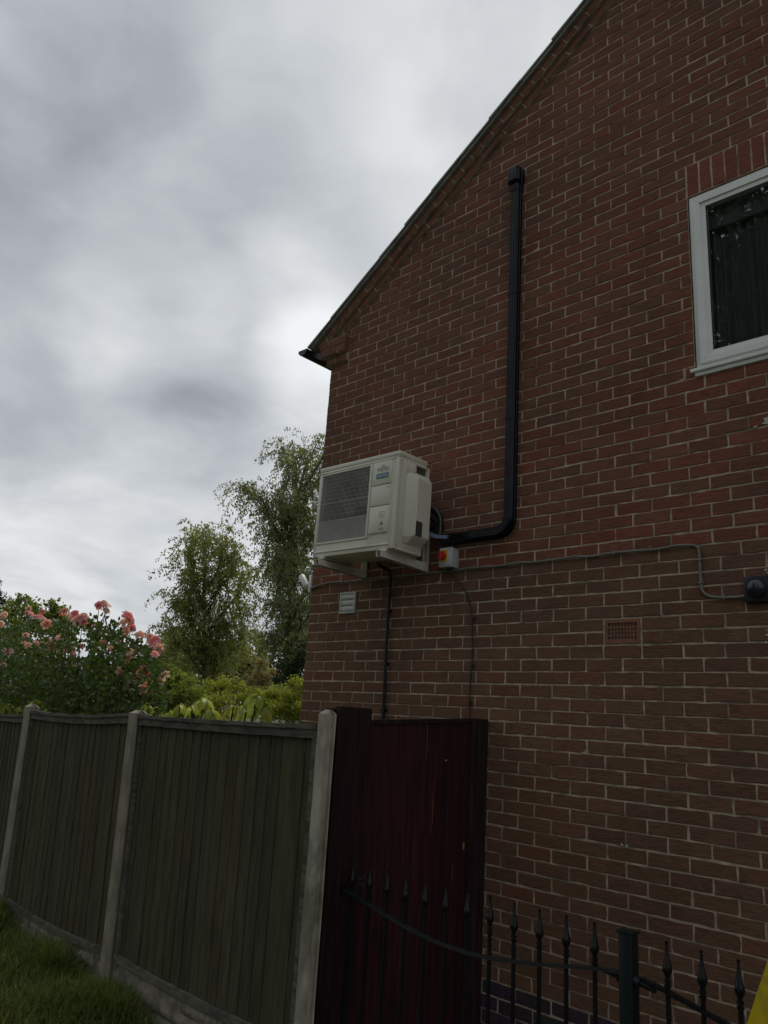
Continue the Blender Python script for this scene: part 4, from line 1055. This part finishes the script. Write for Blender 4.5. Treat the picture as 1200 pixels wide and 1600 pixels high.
f = MB(); rail_curve(f, RA-RDm*.075+offv, Vector((PX-.03, PY+.001, 0))+offv, 0, -1.98); addp(f, 'bottom_rail', ir, RI)
f = MB(); f.span((-.790, -1.205, -1.325), (-.765, -1.165, -1.275), .004); addp(f, 'wall_fixing', ir, RI)
f = MB(); f.tube([Vector((PX-.11, PY+.012, -1.315)), Vector((PX-.03, PY+.004, -1.318))], [.008, .012], 10); f.tube([Vector((PX-.045, PY+.01, -1.322)), Vector((PX-.028, PY+.01, -1.322))], .017, 10); addp(f, 'hinge', ir, RI)
f = MB()
for ph in (0, 1.7):
    pts = [RA+RDm*(SP*.55+.012*math.sin(t*2.2+ph)+.006*math.cos(t*5+ph))+Vector((0, -.006*math.cos(t*3), ZF-.045-.013*t)) for t in np.linspace(0, 6.5, 22)]
    f.tube(pts, .0022, 6)
addp(f, 'tie_wire', ir, RI, 'lamp')
mp_ = empty('square_post', (PX, PY, -2.2)); tag(mp_, 'square dark metal gate post with a flat cap between the two iron railings', 'post')
f = MB(); f.box((0, 0, .505), (.052, .052, 1.05), .003); f.build('shaft', M['ironpost'], mp_, smooth=30)
f = MB(); f.box((0, 0, 1.033), (.066, .060, .008), .003); f.build('cap', M['ironpost'], mp_, smooth=30)
ig = empty('iron_railing', (PX+.1, PY, -2.05)); tag(ig, 'black iron gate leaf with spear finials, right of the square post', 'railing', 'black iron railings in front of the wall')
st = Vector((.882, -1.262, 0)); RI2 = railing(ig, st, 10, 0)
f = MB(); rail_curve(f, Vector((PX+.05, PY-.001, 0))+offv, Vector((PX+1.35, PY-.06, 0))+offv, .10, -1.305); addp(f, 'top_rail', ig, RI2)
f = MB(); rail_curve(f, Vector((PX+.05, PY-.001, 0))+offv, Vector((PX+1.35, PY-.06, 0))+offv, 0, -1.98); addp(f, 'bottom_rail', ig, RI2)
f = MB(); f.tube([Vector((PX+.028, PY-.012, -1.312)), Vector((PX+.046, PY-.012, -1.318))], .019, 10); f.tube([Vector((PX+.04, PY-.01, -1.315)), Vector((PX+.10, PY-.006, -1.330))], [.011, .009], 10); addp(f, 'hinge', ig, RI2)

# yellow slanting board at the right edge
yb_ = empty('yellow_board', (1.53, -1.9, -2.1)); tag(yb_, 'bright yellow slanted board poking in at the lower right corner', 'board')
YI = Matrix.Translation(-Vector(yb_.location))
ytop = onY(1222, 1440, -1.9); ybot = onY(1140, 1690, -1.9)
dirv = (ybot-ytop).normalized(); k_ = (ytop.z+2.14)/(-dirv.z); foot = ytop+dirv*k_
f = MB(); f.prism([(ytop.x, ytop.z), (foot.x, foot.z), (foot.x+.62, foot.z), (ytop.x+.25, ytop.z)], 1, -1.915, -1.895); o = f.build('front_leaf', M['board'], yb_); o.matrix_parent_inverse = YI
f = MB(); f.prism([(ytop.x, ytop.z), (foot.x, foot.z), (foot.x+.62, foot.z), (ytop.x+.25, ytop.z)], 1, -.0, .02)
bmesh.ops.rotate(f.bm, cent=(ytop.x, 0, ytop.z), matrix=Matrix.Rotation(R(18), 3, 'X'), verts=f.bm.verts); bmesh.ops.translate(f.bm, vec=(0, -1.885, 0), verts=f.bm.verts); o = f.build('back_leaf', M['board'], yb_); o.matrix_parent_inverse = YI

# ================================================================== PLANTS
def grow(pts, n=6): return smoothpts(pts, n)
def _narrow(limbs, cx_, k): return [[(cx_+(p[0]-cx_)*k, p[1]) if isinstance(p, tuple) else p for p in l] for l in limbs]
def weeping_tree(name, label, group, base, dist, trunk_px, limbs, mat, nstr, slen, leafsz, lean, seed, cat='tree', dens=15, rt=.16, spread=.5, off=.0055):
    global RNG
    RNG = np.random.default_rng(seed); random.seed(seed)
    root = empty(name, base); tag(root, label, cat, group); INV = Matrix.Translation(-Vector(base))
    f = MB(); tp = [Vector(base)]+[P(x, y, dist) for x, y in trunk_px]; tp = grow(tp, 4)
    f.tube(tp, [rt*(1-.85*i/(len(tp)-1)) for i in range(len(tp))], 8)
    radial = (P(trunk_px[0][0], trunk_px[0][1], dist+1)-P(trunk_px[0][0], trunk_px[0][1], dist)).normalized(); radial.z = 0
    leaves = []; f2 = MB()
    side = radial.cross(Vector((0, 0, 1)))
    for li, limb in enumerate(limbs):
        w_ = limb[-1] if isinstance(limb[-1], (int, float)) else 1; pp = [p for p in limb if isinstance(p, tuple)]
        for rep in range(2):
            dd = random.uniform(-1, 1)*dist*.055
            L3 = []
            for i, (x, y) in enumerate(pp):
                q_ = P(x+random.uniform(-4, 4)*rep, y+random.uniform(-4, 4)*rep, dist+dd*i/max(1, len(pp)-1)); L3.append(q_)
            L3 = grow(L3, 5)
            f.tube(L3, [rt*.32*(1-.88*i/(len(L3)-1)) for i in range(len(L3))], 5)
            ns_ = int(nstr*w_/2)
            for k in range(ns_):
                t = random.random()**.55; i0 = min(len(L3)-1, int(t*len(L3))); p = L3[i0].copy()
                p += Vector((random.gauss(0, 1), random.gauss(0, 1), random.gauss(0, .6)))*dist*off
                ln = slen*random.uniform(.35, 1.25)*dist; nl = max(4, int(ln/(leafsz*.62)))
                vx = lean[0]+random.gauss(0, .22); out = side*vx+radial*random.gauss(0, .3)
                steps = 6; pos = p.copy(); d = (out*spread+Vector((0, 0, random.uniform(-.1, .7)))).normalized(); strand = [pos.copy()]
                for s_i in range(steps):
                    d = (d+Vector((0, 0, -.55))+side*random.gauss(lean[0]*.12, .08)).normalized(); pos = pos+d*ln/steps; strand.append(pos.copy())
                SP_ = np.array([list(v) for v in strand]); tt = np.random.default_rng(seed*1000+k+li*77+rep).uniform(0, steps, int(nl*dens/10)); i1 = np.minimum(tt.astype(int), steps-1); fr_ = (tt-i1)[:, None]
                pt = SP_[i1]*(1-fr_)+SP_[i1+1]*fr_; leaves.append(pt+RNG.normal(size=pt.shape)*leafsz*.42)
                if k % 4 == 0: f2.tube(strand, .0035*dist/20, 3, False)
    o = f.build('trunk', M['bark'], root, smooth=60); o.matrix_parent_inverse = INV
    o = f2.build('twig', M['bark'], root); o.matrix_parent_inverse = INV
    Lp = np.concatenate(leaves); c_ = RNG.uniform(.8, 1.2)
    lk = np.concatenate([np.full(len(a_), RNG.uniform(.62, 1.3)) for a_ in leaves]); me = leaves_mesh('foliage', Lp, leafsz, mat, droop=1.5, aspect=.5, tint=lk[:, None])
    o = link_mesh('foliage', me, root); o.matrix_parent_inverse = INV
    print(name, 'leaves', len(Lp)); return root
def ground_at(px, d): v = P(px, 1150, d); return (v.x, v.y, -2.26)
BACK = 'trees beyond the garden fence'
weeping_tree('birch_tree', 'weeping birch in the middle distance, the shorter one with a ragged rounded top', BACK, ground_at(318, 27), 27, [(318, 1080), (318, 990), (320, 910), (318, 850)],
    _narrow([[(318, 960), (290, 880), (300, 845)], [(318, 930), (322, 880), (322, 842)], [(320, 930), (345, 885), (348, 862)], [(320, 950), (362, 900), (368, 880)], [(320, 990), (365, 940), (384, 915)],
     [(318, 980), (292, 935), (280, 905)], [(318, 1000), (285, 962), (268, 952)], [(320, 1000), (360, 975), (388, 955)], [(318, 960), (305, 900), (292, 868)], [(320, 960), (340, 930), (352, 905)], [(318, 1020), (300, 990), (290, 965)], [(318, 1020), (340, 1000), (352, 985)],
     [(318, 1040), (285, 1015), (262, 1000), 1.5], [(318, 1040), (355, 1020), (385, 1005), 1.6], [(318, 1060), (300, 1030), (300, 1012), 1.6], [(318, 1060), (340, 1040), (335, 1020), 1.6]], 322, .9),
    M['birch'], 46, .056, .095, (.04, 0), 11, dens=20, rt=.10, spread=.12, off=.0022)
weeping_tree('birch_tree', 'tall weeping birch beside the house corner, one long bough reaching out to the left', BACK, ground_at(455, 21), 21, [(455, 1080), (455, 980), (458, 880), (462, 780), (462, 730)],
    [[(455, 870), (425, 820), (405, 785), (382, 764), 1.35], [(456, 850), (440, 790), (452, 740), (446, 712), 1.2], [(460, 800), (475, 740), (482, 712), 1.0], [(460, 820), (490, 760), (510, 735), 1.3], [(455, 900), (440, 860), (432, 838)],
     [(456, 900), (480, 850), (505, 830), 1.3], [(456, 930), (442, 890), (436, 868)], [(455, 960), (440, 930), (434, 900), .7], [(456, 960), (480, 920), (500, 890), 1.2], [(455, 1000), (442, 970), (436, 945), .8], [(456, 1000), (475, 970), (495, 945), 1.1], [(458, 840), (452, 810), (440, 790)],
     [(458, 860), (470, 830), (468, 800), 1.3], [(456, 1040), (442, 1010), (434, 1000), 1.3], [(456, 1040), (475, 1010), (490, 1000), 1.6], [(456, 920), (455, 890), (450, 870), 1.2], [(456, 980), (455, 960), (450, 940)], [(462, 780), (500, 720), (512, 690), .4]],
    M['birch2'], 80, .056, .074, (.0, 0), 12, dens=16, rt=.15)

def bushy(name, label, cat, group, base, clumps, leafsz, n, mat, seed, kind=None, droop=.1, stem=True, aspect=.6, shell=.55):
    """clumps: list of (centre, radius vector); leaves crowd towards the outside of every clump"""
    global RNG
    RNG = np.random.default_rng(seed); random.seed(seed)
    vols = np.array([c[1][0]*c[1][2] for c in clumps]); cnt = (n*vols/vols.sum()).astype(int); pts = []; tn = []
    for (c, r), k in zip(clumps, cnt):
        sub = max(3, int(k/90)); cc_ = RNG.normal(size=(sub, 3)); cc_ /= np.linalg.norm(cc_, axis=1)[:, None]; cc_ *= RNG.uniform(shell, 1, (sub, 1))
        idx = RNG.integers(0, sub, k); p = cc_[idx]+RNG.normal(size=(k, 3))*.17; pts.append(p*np.array(r)+np.array(c)); tn.append((RNG.uniform(.72, 1.25, sub))[idx])
    pts = np.concatenate(pts); tn = np.concatenate(tn)
    me = leaves_mesh('foliage' if stem else name, pts, leafsz, mat, droop=droop, aspect=aspect, tint=tn[:, None])
    if not stem:
        o = link_mesh(name, me); tag(o, label, cat, group, kind); return o
    root = empty(name, base); tag(root, label, cat, group); INV = Matrix.Translation(-Vector(base))
    o = link_mesh('foliage', me, root); o.matrix_parent_inverse = INV
    f = MB()
    for c, r in clumps[:8]:
        b = Vector(base); e = Vector(c); f.tube(grow([b, b.lerp(e, .5)+Vector((random.gauss(0, .05), random.gauss(0, .05), .1)), e], 4), [.03*max(.4, r[0]), .02*max(.4, r[0]), .008]+[.008]*0 if False else [.03*max(.3, r[0])*(1-.8*i/8) for i in range(9)], 6)
    o = f.build('trunk', M['bark'], root, smooth=60); o.matrix_parent_inverse = INV
    return root
def cl_(px_, py_, d, rp, ry=None, rd=None):
    s_ = d/FPX; ry = ry or rp; return (tuple(P(px_, py_, d)), (rp*s_, (rd or rp)*s_, ry*s_))
# far wood, one mass along the horizon
cs = [cl_(x, 1075+8*math.sin(x*.11), 60+6*math.sin(x*.3), 42, 26+10*math.sin(x*.07)) for x in range(-80, 600, 34)]
bushy('far_trees', 'dark hazy line of far trees low behind the birches', 'trees', None, (0, 0, 0), cs, .40, 9000, M['dark_leaf'], 21, 'stuff', stem=False)
bushy('broadleaf_tree', 'mid green rounded tree behind the left birch, showing at both its sides', 'tree', BACK, ground_at(330, 34), [cl_(265, 1010, 34, 24, 22), cl_(250, 1040, 34, 32, 30), cl_(300, 1050, 33, 44, 40), cl_(360, 1045, 33, 42, 40), cl_(395, 1015, 34, 20, 26), cl_(400, 1055, 33, 30, 34)], .14, 13000, M['birch'], 22)
bushy('dense_tree', 'dark dense shrub tree low against the house corner', 'tree', BACK, ground_at(455, 15), [cl_(440, 1060, 15, 30, 36), cl_(470, 1050, 15, 28, 44), cl_(455, 1100, 14.5, 40, 26), cl_(425, 1085, 15, 22, 20)], .05, 9000, M['dark_leaf'], 23)
bushy('plume_shrub', 'pale feathery shrub with beige plumes between the two birches', 'shrub', None, ground_at(405, 13), [cl_(408, 1050, 13, 11, 24), cl_(398, 1062, 13, 14, 16), cl_(420, 1065, 13, 12, 18), cl_(404, 1075, 13, 22, 14)], .032, 3800, M['feather'], 24)
HG = 'bushes behind the fence'
bushy('garden_bush', 'yellow-green bush just right of the pink rose bush', 'bush', HG, ground_at(255, 9.5), [cl_(255, 1062, 9.5, 26, 22), cl_(280, 1075, 9.5, 28, 22), cl_(245, 1090, 9.3, 30, 26), cl_(290, 1098, 9.3, 34, 22), cl_(232, 1075, 9.5, 18, 20)], .034, 10500, M['hedge'], 25)
bushy('garden_bush', 'loose light green bush in the middle of the gap, below the left birch', 'bush', HG, ground_at(340, 10.5), [cl_(330, 1085, 10.5, 28, 18), cl_(358, 1078, 10.5, 24, 18), cl_(345, 1105, 10.2, 44, 20), cl_(315, 1095, 10.4, 26, 18)], .034, 8500, M['hedge_y'], 26)
bushy('garden_bush', 'green bush with fine leaves next to the brick corner', 'bush', HG, ground_at(430, 10.5), [cl_(400, 1092, 10.5, 30, 18), cl_(440, 1088, 10.5, 30, 18), cl_(466, 1085, 10.2, 24, 26), cl_(425, 1110, 10.2, 44, 16), cl_(466, 1110, 10.0, 30, 20)], .034, 11500, M['hedge_y'], 27)
bushy('broadleaf_tree', 'green leafy tree top behind the rose bush on the left', 'tree', BACK, ground_at(60, 16), [cl_(45, 950, 16, 28, 16), cl_(75, 955, 16, 26, 18), cl_(30, 975, 16, 34, 26), cl_(88, 975, 16, 20, 26), cl_(60, 1000, 16, 44, 36), cl_(100, 995, 16, 14, 26), cl_(20, 1020, 16, 44, 44)], .065, 9000, M['hedge'], 28)
# conifer at the very left
cb = ground_at(2, 17); root = empty('conifer_tree', cb); tag(root, 'dark conifer with drooping tips cut by the left edge', 'tree', BACK); INV = Matrix.Translation(-Vector(cb))
f = MB(); tp = P(-12, 905, 17); f.tube([Vector(cb), tp], [.14, .02], 8); o = f.build('trunk', M['bark'], root); o.matrix_parent_inverse = INV
pts = []; RNG = np.random.default_rng(5)
for k in range(60):
    z = RNG.uniform(-.2, 1)**1; hh = lerp(.3, tp.z, (z+.2)/1.2); rr = lerp(1.6, .12, (z+.2)/1.2); a = RNG.uniform(0, 6.283)
    for s_ in np.linspace(.1, 1, 40): pts.append((tp.x+rr*s_*math.cos(a)+RNG.normal()*.05, tp.y+rr*s_*math.sin(a)+RNG.normal()*.05, hh+.25*s_*rr-.45*s_*s_*rr+RNG.normal()*.04))
o = link_mesh('foliage', leaves_mesh('foliage', pts, .10, M['dark_leaf'], droop=.5, aspect=.25), root); o.matrix_parent_inverse = INV

def PF(px, py, off):
    """point seen in direction (px,py) on the upright plane 'off' metres behind the fence line"""
    v = ray(px, py); q0 = Vector((-.753, -1.371, 0))-Vector((.0703, .9975, 0)).normalized()*(-off)
    n_ = Vector((.0703, .9975, 0)); return CAM+v*((q0-CAM).dot(n_)/v.dot(n_))
# ---- rose bush ------------------------------------------------------------------
RDIST = .85
rb = PF(120, 1150, RDIST); rb = (rb.x, rb.y, -2.26); rose = empty('rose_bush', rb); tag(rose, 'big climbing rose bush covered in salmon pink blooms behind the fence on the left', 'rose bush'); INV = Matrix.Translation(-Vector(rb))
RNG = np.random.default_rng(31); random.seed(31)
bl = [(35, 175), (20, 190), (5, 245), (200, 140), (215, 178), (192, 165), (295, 160), (270, 200), (300, 220), (325, 245), (310, 265), (430, 165), (450, 155), (480, 190), (520, 175), (540, 220), (500, 205), (580, 200), (575, 225), (615, 260), (660, 270), (690, 115), (745, 125), (720, 105), (735, 155), (880, 200), (895, 230), (915, 270), (865, 235), (830, 355), (970, 325), (1040, 340), (1072, 365), (1095, 415), (1075, 455), (1055, 440), (940, 455), (905, 440), (890, 480), (860, 530), (835, 578), (1000, 590), (985, 575), (935, 635), (915, 655), (1010, 690), (1020, 715), (1118, 578), (1145, 605), (1100, 650), (345, 390), (420, 450), (490, 415), (500, 450), (555, 405), (510, 325), (410, 345), (250, 380), (165, 380), (60, 435), (25, 530), (180, 325), (522, 515), (685, 370), (715, 380), (760, 415), (870, 290), (200, 395)]
bl = [(x/4.444, 920+y/4.444) for x, y in bl]
big_ = {(345, 390): 1.45, (1095, 415): 1.3, (1000, 590): 1.4, (880, 200): 1.35, (895, 230): 1.3, (1010, 690): 1.25, (1072, 365): 1.2, (420, 450): 1.1, (325, 245): 1.2, (540, 220): 1.2, (580, 200): 1.2, (60, 435): 1.15, (935, 635): 1.15}
def env_top(x): return np.interp(x, [-60, 0, 40, 70, 110, 150, 175, 200, 215, 240, 256, 262], [975, 975, 965, 962, 962, 968, 972, 985, 1000, 1015, 1050, 1110])
pts = []; 
while len(pts) < 12000:
    x = RNG.uniform(-70, 258); t_ = RNG.random(); y = lerp(env_top(x)+6, 1135, t_**.9)
    if mnoise.noise(Vector((x*.05, y*.07, 3))) < -.28 and y < 1045: continue
    d = max(.35, RDIST+RNG.normal()*.28*(1 if y > 1000 else .6))
    pts.append(list(PF(x, y, d)))
base_tint = np.ones((len(pts), 3))
o = link_mesh('foliage', leaves_mesh('foliage', pts, .052, M['rose_leaf'], droop=.2, aspect=.7), rose); o.matrix_parent_inverse = INV
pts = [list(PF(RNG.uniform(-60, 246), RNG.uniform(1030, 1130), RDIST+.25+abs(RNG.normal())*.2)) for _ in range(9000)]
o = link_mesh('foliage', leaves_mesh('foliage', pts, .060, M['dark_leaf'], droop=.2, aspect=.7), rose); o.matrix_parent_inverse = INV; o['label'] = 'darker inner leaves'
f = MB(); sprigs = []
for k, (x, y) in enumerate(bl):
    e = PF(x, y, RDIST-.12+random.uniform(-.2, .15)); sprigs.append(e)
    if k % 2 == 0 or y < 965 or x > 180:
        b = Vector((rb[0]+random.gauss(0, .35)+(e.x-rb[0])*.55, rb[1]+random.gauss(0, .2)+(e.y-rb[1])*.55, -1.4)); f.tube(grow([b, b.lerp(e, .6)+Vector((0, 0, .12)), e-Vector((0, 0, .02))], 5), [.009*(1-.06*i) for i in range(11)], 5)
for (x, y) in ((166, 945), (147, 965), (158, 975), (195, 962), (186, 968), (222, 998), (213, 1005)):        # buds on thin stalks
    e = PF(x, y, RDIST-.1); f.tube([e+Vector((random.uniform(-.03, .05), 0, -.2)), e], .003, 4); f.lathe([(.003, -.01), (.011, 0), (.012, .012), (.004, .03)], tuple(e), 7)
o = f.build('stem', M['stem'], rose, smooth=50); o.matrix_parent_inverse = INV
# leaves round the outline sprigs
pts = []
for (x, y) in ((150, 968), (160, 978), (143, 978), (190, 985), (200, 1000), (178, 982), (215, 1010), (205, 1008), (225, 1012), (232, 1020), (210, 1030), (240, 1045), (200, 985), (175, 995), (150, 990), (136, 975), (122, 985), (100, 985)):
    for _ in range(14): pts.append(list(PF(x+RNG.normal()*6, y+RNG.normal()*5, RDIST-.05+RNG.normal()*.05)))
o = link_mesh('foliage', leaves_mesh('foliage', pts, .060, M['rose_leaf'], droop=.0, aspect=.75), rose); o.matrix_parent_inverse = INV; o['label'] = 'single leaves standing out against the sky'
def rose_mesh(seed):
    rg = random.Random(seed); V_, F_ = [], []
    for ring_, (n_, tilt, ln, wd) in enumerate(((6, 78, .050, .046), (5, 55, .046, .042), (5, 34, .040, .036), (4, 14, .034, .028))):
        for k in range(n_):
            a = 2*math.pi*(k+.5*ring_+rg.uniform(-.15, .15))/n_; tl = R(tilt+rg.uniform(-12, 12)); base = len(V_)
            for i in range(4):
                t = i/3; cur = tl*(.35+.65*t)+(.5 if i == 3 and ring_ < 2 else 0); rr = ln*t*math.sin(cur)+.004; zz_ = ln*t*math.cos(cur)*.9-.006*ring_*0
                w2 = wd*(.35, .85, 1.0, .55)[i]*.5
                for s_ in (-1, 0, 1):
                    r3 = rr+(.006*t if s_ else 0)*(-1); V_.append((math.cos(a)*r3-math.sin(a)*w2*s_, math.sin(a)*r3+math.cos(a)*w2*s_, zz_+(0.006*t if s_ else 0)+rg.uniform(-.002, .002)))
            for i in range(3):
                for s_ in (0, 1): q0 = base+i*3+s_; F_.append((q0, q0+1, q0+4, q0+3))
    Vn = np.array(V_); Fn = np.array(F_); rgn = np.random.default_rng(seed); col = np.repeat(rgn.uniform(.82, 1.15, (len(F_)//6, 1)), 6, 0)[:len(F_)]
    col = np.concatenate([col, col*rgn.uniform(.9, 1.05, (len(F_), 1)), col], 1)
    me = np_mesh('flower', Vn, Fn, M['petal'], col); me.polygons.foreach_set('use_smooth', [True]*len(me.polygons)); return me
rms = [rose_mesh(s) for s in range(6)]
for k, ((x, y), e) in enumerate(zip(bl, sprigs)):
    key = (round(x*4.444), round((y-920)*4.444)); s_ = .78*big_.get(key, random.uniform(.72, 1.05))*1.38
    o = link_mesh('flower', rms[k % 6], rose, tuple(e), (R(random.uniform(20, 85)), 0, R(random.uniform(-30, 100)+40)), (s_, s_, s_)); o.matrix_parent_inverse = INV
    c = random.choice([(.95, .64, .60), (.95, .60, .62), (.88, .38, .46), (.94, .56, .56), (.96, .72, .62), (.86, .34, .42)]); kk = random.uniform(.85, 1.1); o.color = (c[0]*kk, c[1]*kk, c[2]*kk, 1)

# ---- big drooping leaves above the fence -----------------------------------------
def blade(seed, ln=.165, wd=.048):
    rg = random.Random(seed); f = MB(); prev = None; n_ = 6
    for i in range(n_+1):
        t = i/n_; w2 = wd*.5*math.sin(math.pi*min(1, t*.93+.05))**.75; bend = 1.15*t*t; x = ln*(t-.25*bend*t); z = -ln*.42*bend+rg.uniform(-.001, .001)
        q_ = [f.bm.verts.new((x, -w2, z+.010*(w2/wd*2))), f.bm.verts.new((x, 0, z)), f.bm.verts.new((x, w2, z+.010*(w2/wd*2)))]
        if prev:
            for k in (0, 1): f.bm.faces.new((prev[k], prev[k+1], q_[k+1], q_[k]))
        prev = q_
    o = f.build('leaf', M['laurel'], None, smooth=80); me = o.data; bpy.data.objects.remove(o); return me
# translucent young leaves
t = M['laurel'].node_tree; g = NG(t); pnode = [n_ for n_ in t.nodes if n_.type == 'BSDF_PRINCIPLED'][0]; onode = [n_ for n_ in t.nodes if n_.type == 'OUTPUT_MATERIAL'][0]
trn = g.n('ShaderNodeBsdfTranslucent'); src = pnode.inputs['Base Color'].links[0].from_socket; g.l(src, trn.inputs[0]); mx = g.n('ShaderNodeMixShader'); mx.inputs[0].default_value = .38
g.l(pnode.outputs[0], mx.inputs[1]); g.l(trn.outputs[0], mx.inputs[2]); g.l(mx.outputs[0], onode.inputs[0])
blades = [blade(s) for s in range(4)]
def whorl_plant(label, base, spots, dist, group):
    root = empty('broad_leaved_shrub', base); tag(root, label, 'shrub', group); INV = Matrix.Translation(-Vector(base)); f = MB()
    for (x, y, n_, s_, dark) in spots:
        c = PF(x, y, dist+random.uniform(-.1, .1)); b = Vector(base)+Vector((random.gauss(0, .2), random.gauss(0, .1), 0)); b = Vector((lerp(b.x, c.x, .7), lerp(b.y, c.y, .7), -1.6))
        f.tube(grow([b, b.lerp(c, .6), c], 3), .006, 5)
        for k in range(n_):
            a = 2*math.pi*k/n_+random.uniform(-.3, .3); sc2 = s_*random.uniform(.75, 1.15)
            o = link_mesh('leaf', random.choice(blades), root, tuple(c+Vector((0, 0, random.uniform(-.02, .01)))), (random.uniform(-.4, .4), R(random.uniform(5, 50)), a), (sc2, sc2, sc2)); o.matrix_parent_inverse = INV
            kk = random.uniform(.55, 1.15)*dark; o.color = (kk*random.uniform(.85, 1.1), kk, kk*random.uniform(.8, 1.4), 1)
    o = f.build('stem', M['stem'], root, smooth=50); o.matrix_parent_inverse = INV
random.seed(44)
whorl_plant('yellow-green shrub with big drooping leaves along the fence top, in front of the bushes', tuple(PF(330, 1150, .5))[:2]+(-2.26,), [(282, 1098, 8, .85, 1), (300, 1104, 7, .7, 1), (318, 1090, 9, 1.0, 1.1), (330, 1106, 7, .8, 1), (365, 1102, 8, .85, .95), (385, 1108, 7, .8, .95), (402, 1086, 9, 1.05, 1.0), (415, 1104, 8, .9, .95), (345, 1114, 7, .8, .9), (265, 1112, 7, .8, 1), (247, 1106, 6, .7, 1.0), (232, 1100, 6, .75, 1.0)], .40, 'shrubs with big drooping leaves')
whorl_plant('clump of big drooping green leaves at the far left over the fence top', tuple(PF(40, 1150, .45))[:2]+(-2.26,), [(10, 1098, 8, 1.15, .55), (32, 1106, 7, 1.0, .6), (52, 1094, 8, 1.0, .65), (66, 1104, 7, .9, .55), (-12, 1104, 8, 1.1, .55), (84, 1110, 6, .8, .5), (20, 1114, 7, .9, .6)], .40, 'shrubs with big drooping leaves')

# ---- grass ------------------------------------------------------------------------
RNG = np.random.default_rng(77); nB = 26000
s_ = RNG.uniform(.4, 5.4, nB); off = RNG.exponential(.42, nB)+.075; off = np.minimum(off, 2.2)
near = np.exp(-off/.32); clump = np.array([mnoise.noise(Vector((a*1.3, b*1.6, 0))) for a, b in zip(s_, off)])
ht = (.08+.20*near*np.clip(.55+clump*1.5, .15, 1.3)+.04*RNG.random(nB)); keep = RNG.random(nB) < np.clip(.35+.9*near+clump*.8, .12, 1); s_, off, ht = s_[keep], off[keep], ht[keep]; nB = len(s_)
FDn, FNn = np.array(FD), np.array(FN); basep = np.array(FP)[None]+FDn*s_[:, None]+FNn*off[:, None]; basep[:, 2] = ZG
dirn = RNG.normal(size=(nB, 2)); dirn[:, 0] += .55; dirn /= np.linalg.norm(dirn, axis=1)[:, None]; bend = RNG.uniform(.2, 1.1, nB)
V_ = np.zeros((nB, 8, 3)); wv = RNG.uniform(.0025, .005, nB)
sd_ = np.stack([-dirn[:, 1], dirn[:, 0], np.zeros(nB)], 1)
for i in range(4):
    t = i/3; p = basep.copy(); p[:, :2] += dirn*(bend*ht*t*t)[:, None]; p[:, 2] += ht*(t-.35*bend*t*t)
    ww = wv*(1, .95, .7, .12)[i]; V_[:, i*2] = p-sd_*ww[:, None]; V_[:, i*2+1] = p+sd_*ww[:, None]
F_ = (np.arange(nB)[:, None, None]*8+np.array([[0, 1, 3, 2], [2, 3, 5, 4], [4, 5, 7, 6]])[None]).reshape(-1, 4)
tn = RNG.uniform(.65, 1.3, nB); dry = (RNG.random(nB) < (.12+.45*np.clip((off-.45)/.5, 0, 1))); colr = np.stack([tn*np.where(dry, 1.9, .85), tn*np.where(dry, 1.35, 1.0), tn*np.where(dry, 1.5, .9)], 1); colr = np.repeat(colr, 3, 0)
go = link_mesh('grass', np_mesh('grass', V_.reshape(-1, 3), F_, M['grass'], colr)); tag(go, 'long tufty grass growing against the foot of the fence', 'grass', kind='stuff')
# weeds by the gate and dry leaves on the path
wd = empty('weed', (-.55, -1.0, -2.14)); tag(wd, 'small dry weed stalks growing at the foot of the maroon gate', 'weed')
f = MB()
for k in range(7):
    x, y = random.gauss(0, .05), random.gauss(0, .05); f.tube(grow([(x, y, 0), (x+.01, y, .07), (x+random.gauss(0, .03), y+random.gauss(0, .03), .13+random.uniform(0, .07))], 3), .0018, 4)
f.build('stem', M['feather'] if False else M['stem'], wd)
pts = [(random.gauss(0, .06), random.gauss(0, .06), random.uniform(.02, .16)) for _ in range(60)]
link_mesh('foliage', leaves_mesh('foliage', pts, .022, M['hedge']), wd)
pts = [(random.uniform(-.7, 1.0), random.uniform(-1.1, -.02)*.6-.02, -2.135) for _ in range(120)]
dl = link_mesh('dead_leaves', leaves_mesh('dead_leaves', pts, .035, M['feather'], droop=0, aspect=.7, tint=np.array([[1.0, .45, .3]]))); tag(dl, 'scattered brown dead leaves on the path at the foot of the wall', 'leaves', kind='stuff')

# ---- trees on the viewer's side of the garden: they shade the wall and are mirrored in the window
for i, (x, y, hh, lab) in enumerate(((-2.2, -13.5, 15, 'tall leafy tree behind the viewer, mirrored dark green in the window'), (-9.5, -19, 9.5, 'second leafy tree behind the viewer, standing further left'), (9, -17, 10.0, 'third leafy tree behind the viewer, to the right'))):
    cs = []; random.seed(90+i)
    for k in range(13+(18 if i == 0 else 0)): a = random.uniform(0, 6.28); rr = random.uniform(0, 3.4 if i == 0 else 2.6); z = random.uniform(.4, hh-2.2); cs.append(((x+rr*math.cos(a), y+rr*math.sin(a), z), (1.9, 1.9, 1.7)))
    bushy('broadleaf_tree', lab, 'tree', 'trees behind the viewer', (x, y, -2.26), cs, .24, 34000 if i == 0 else 12000, M['dark_leaf'], 50+i)
print('bricks', len(specs), 'objects', len(sc.objects))
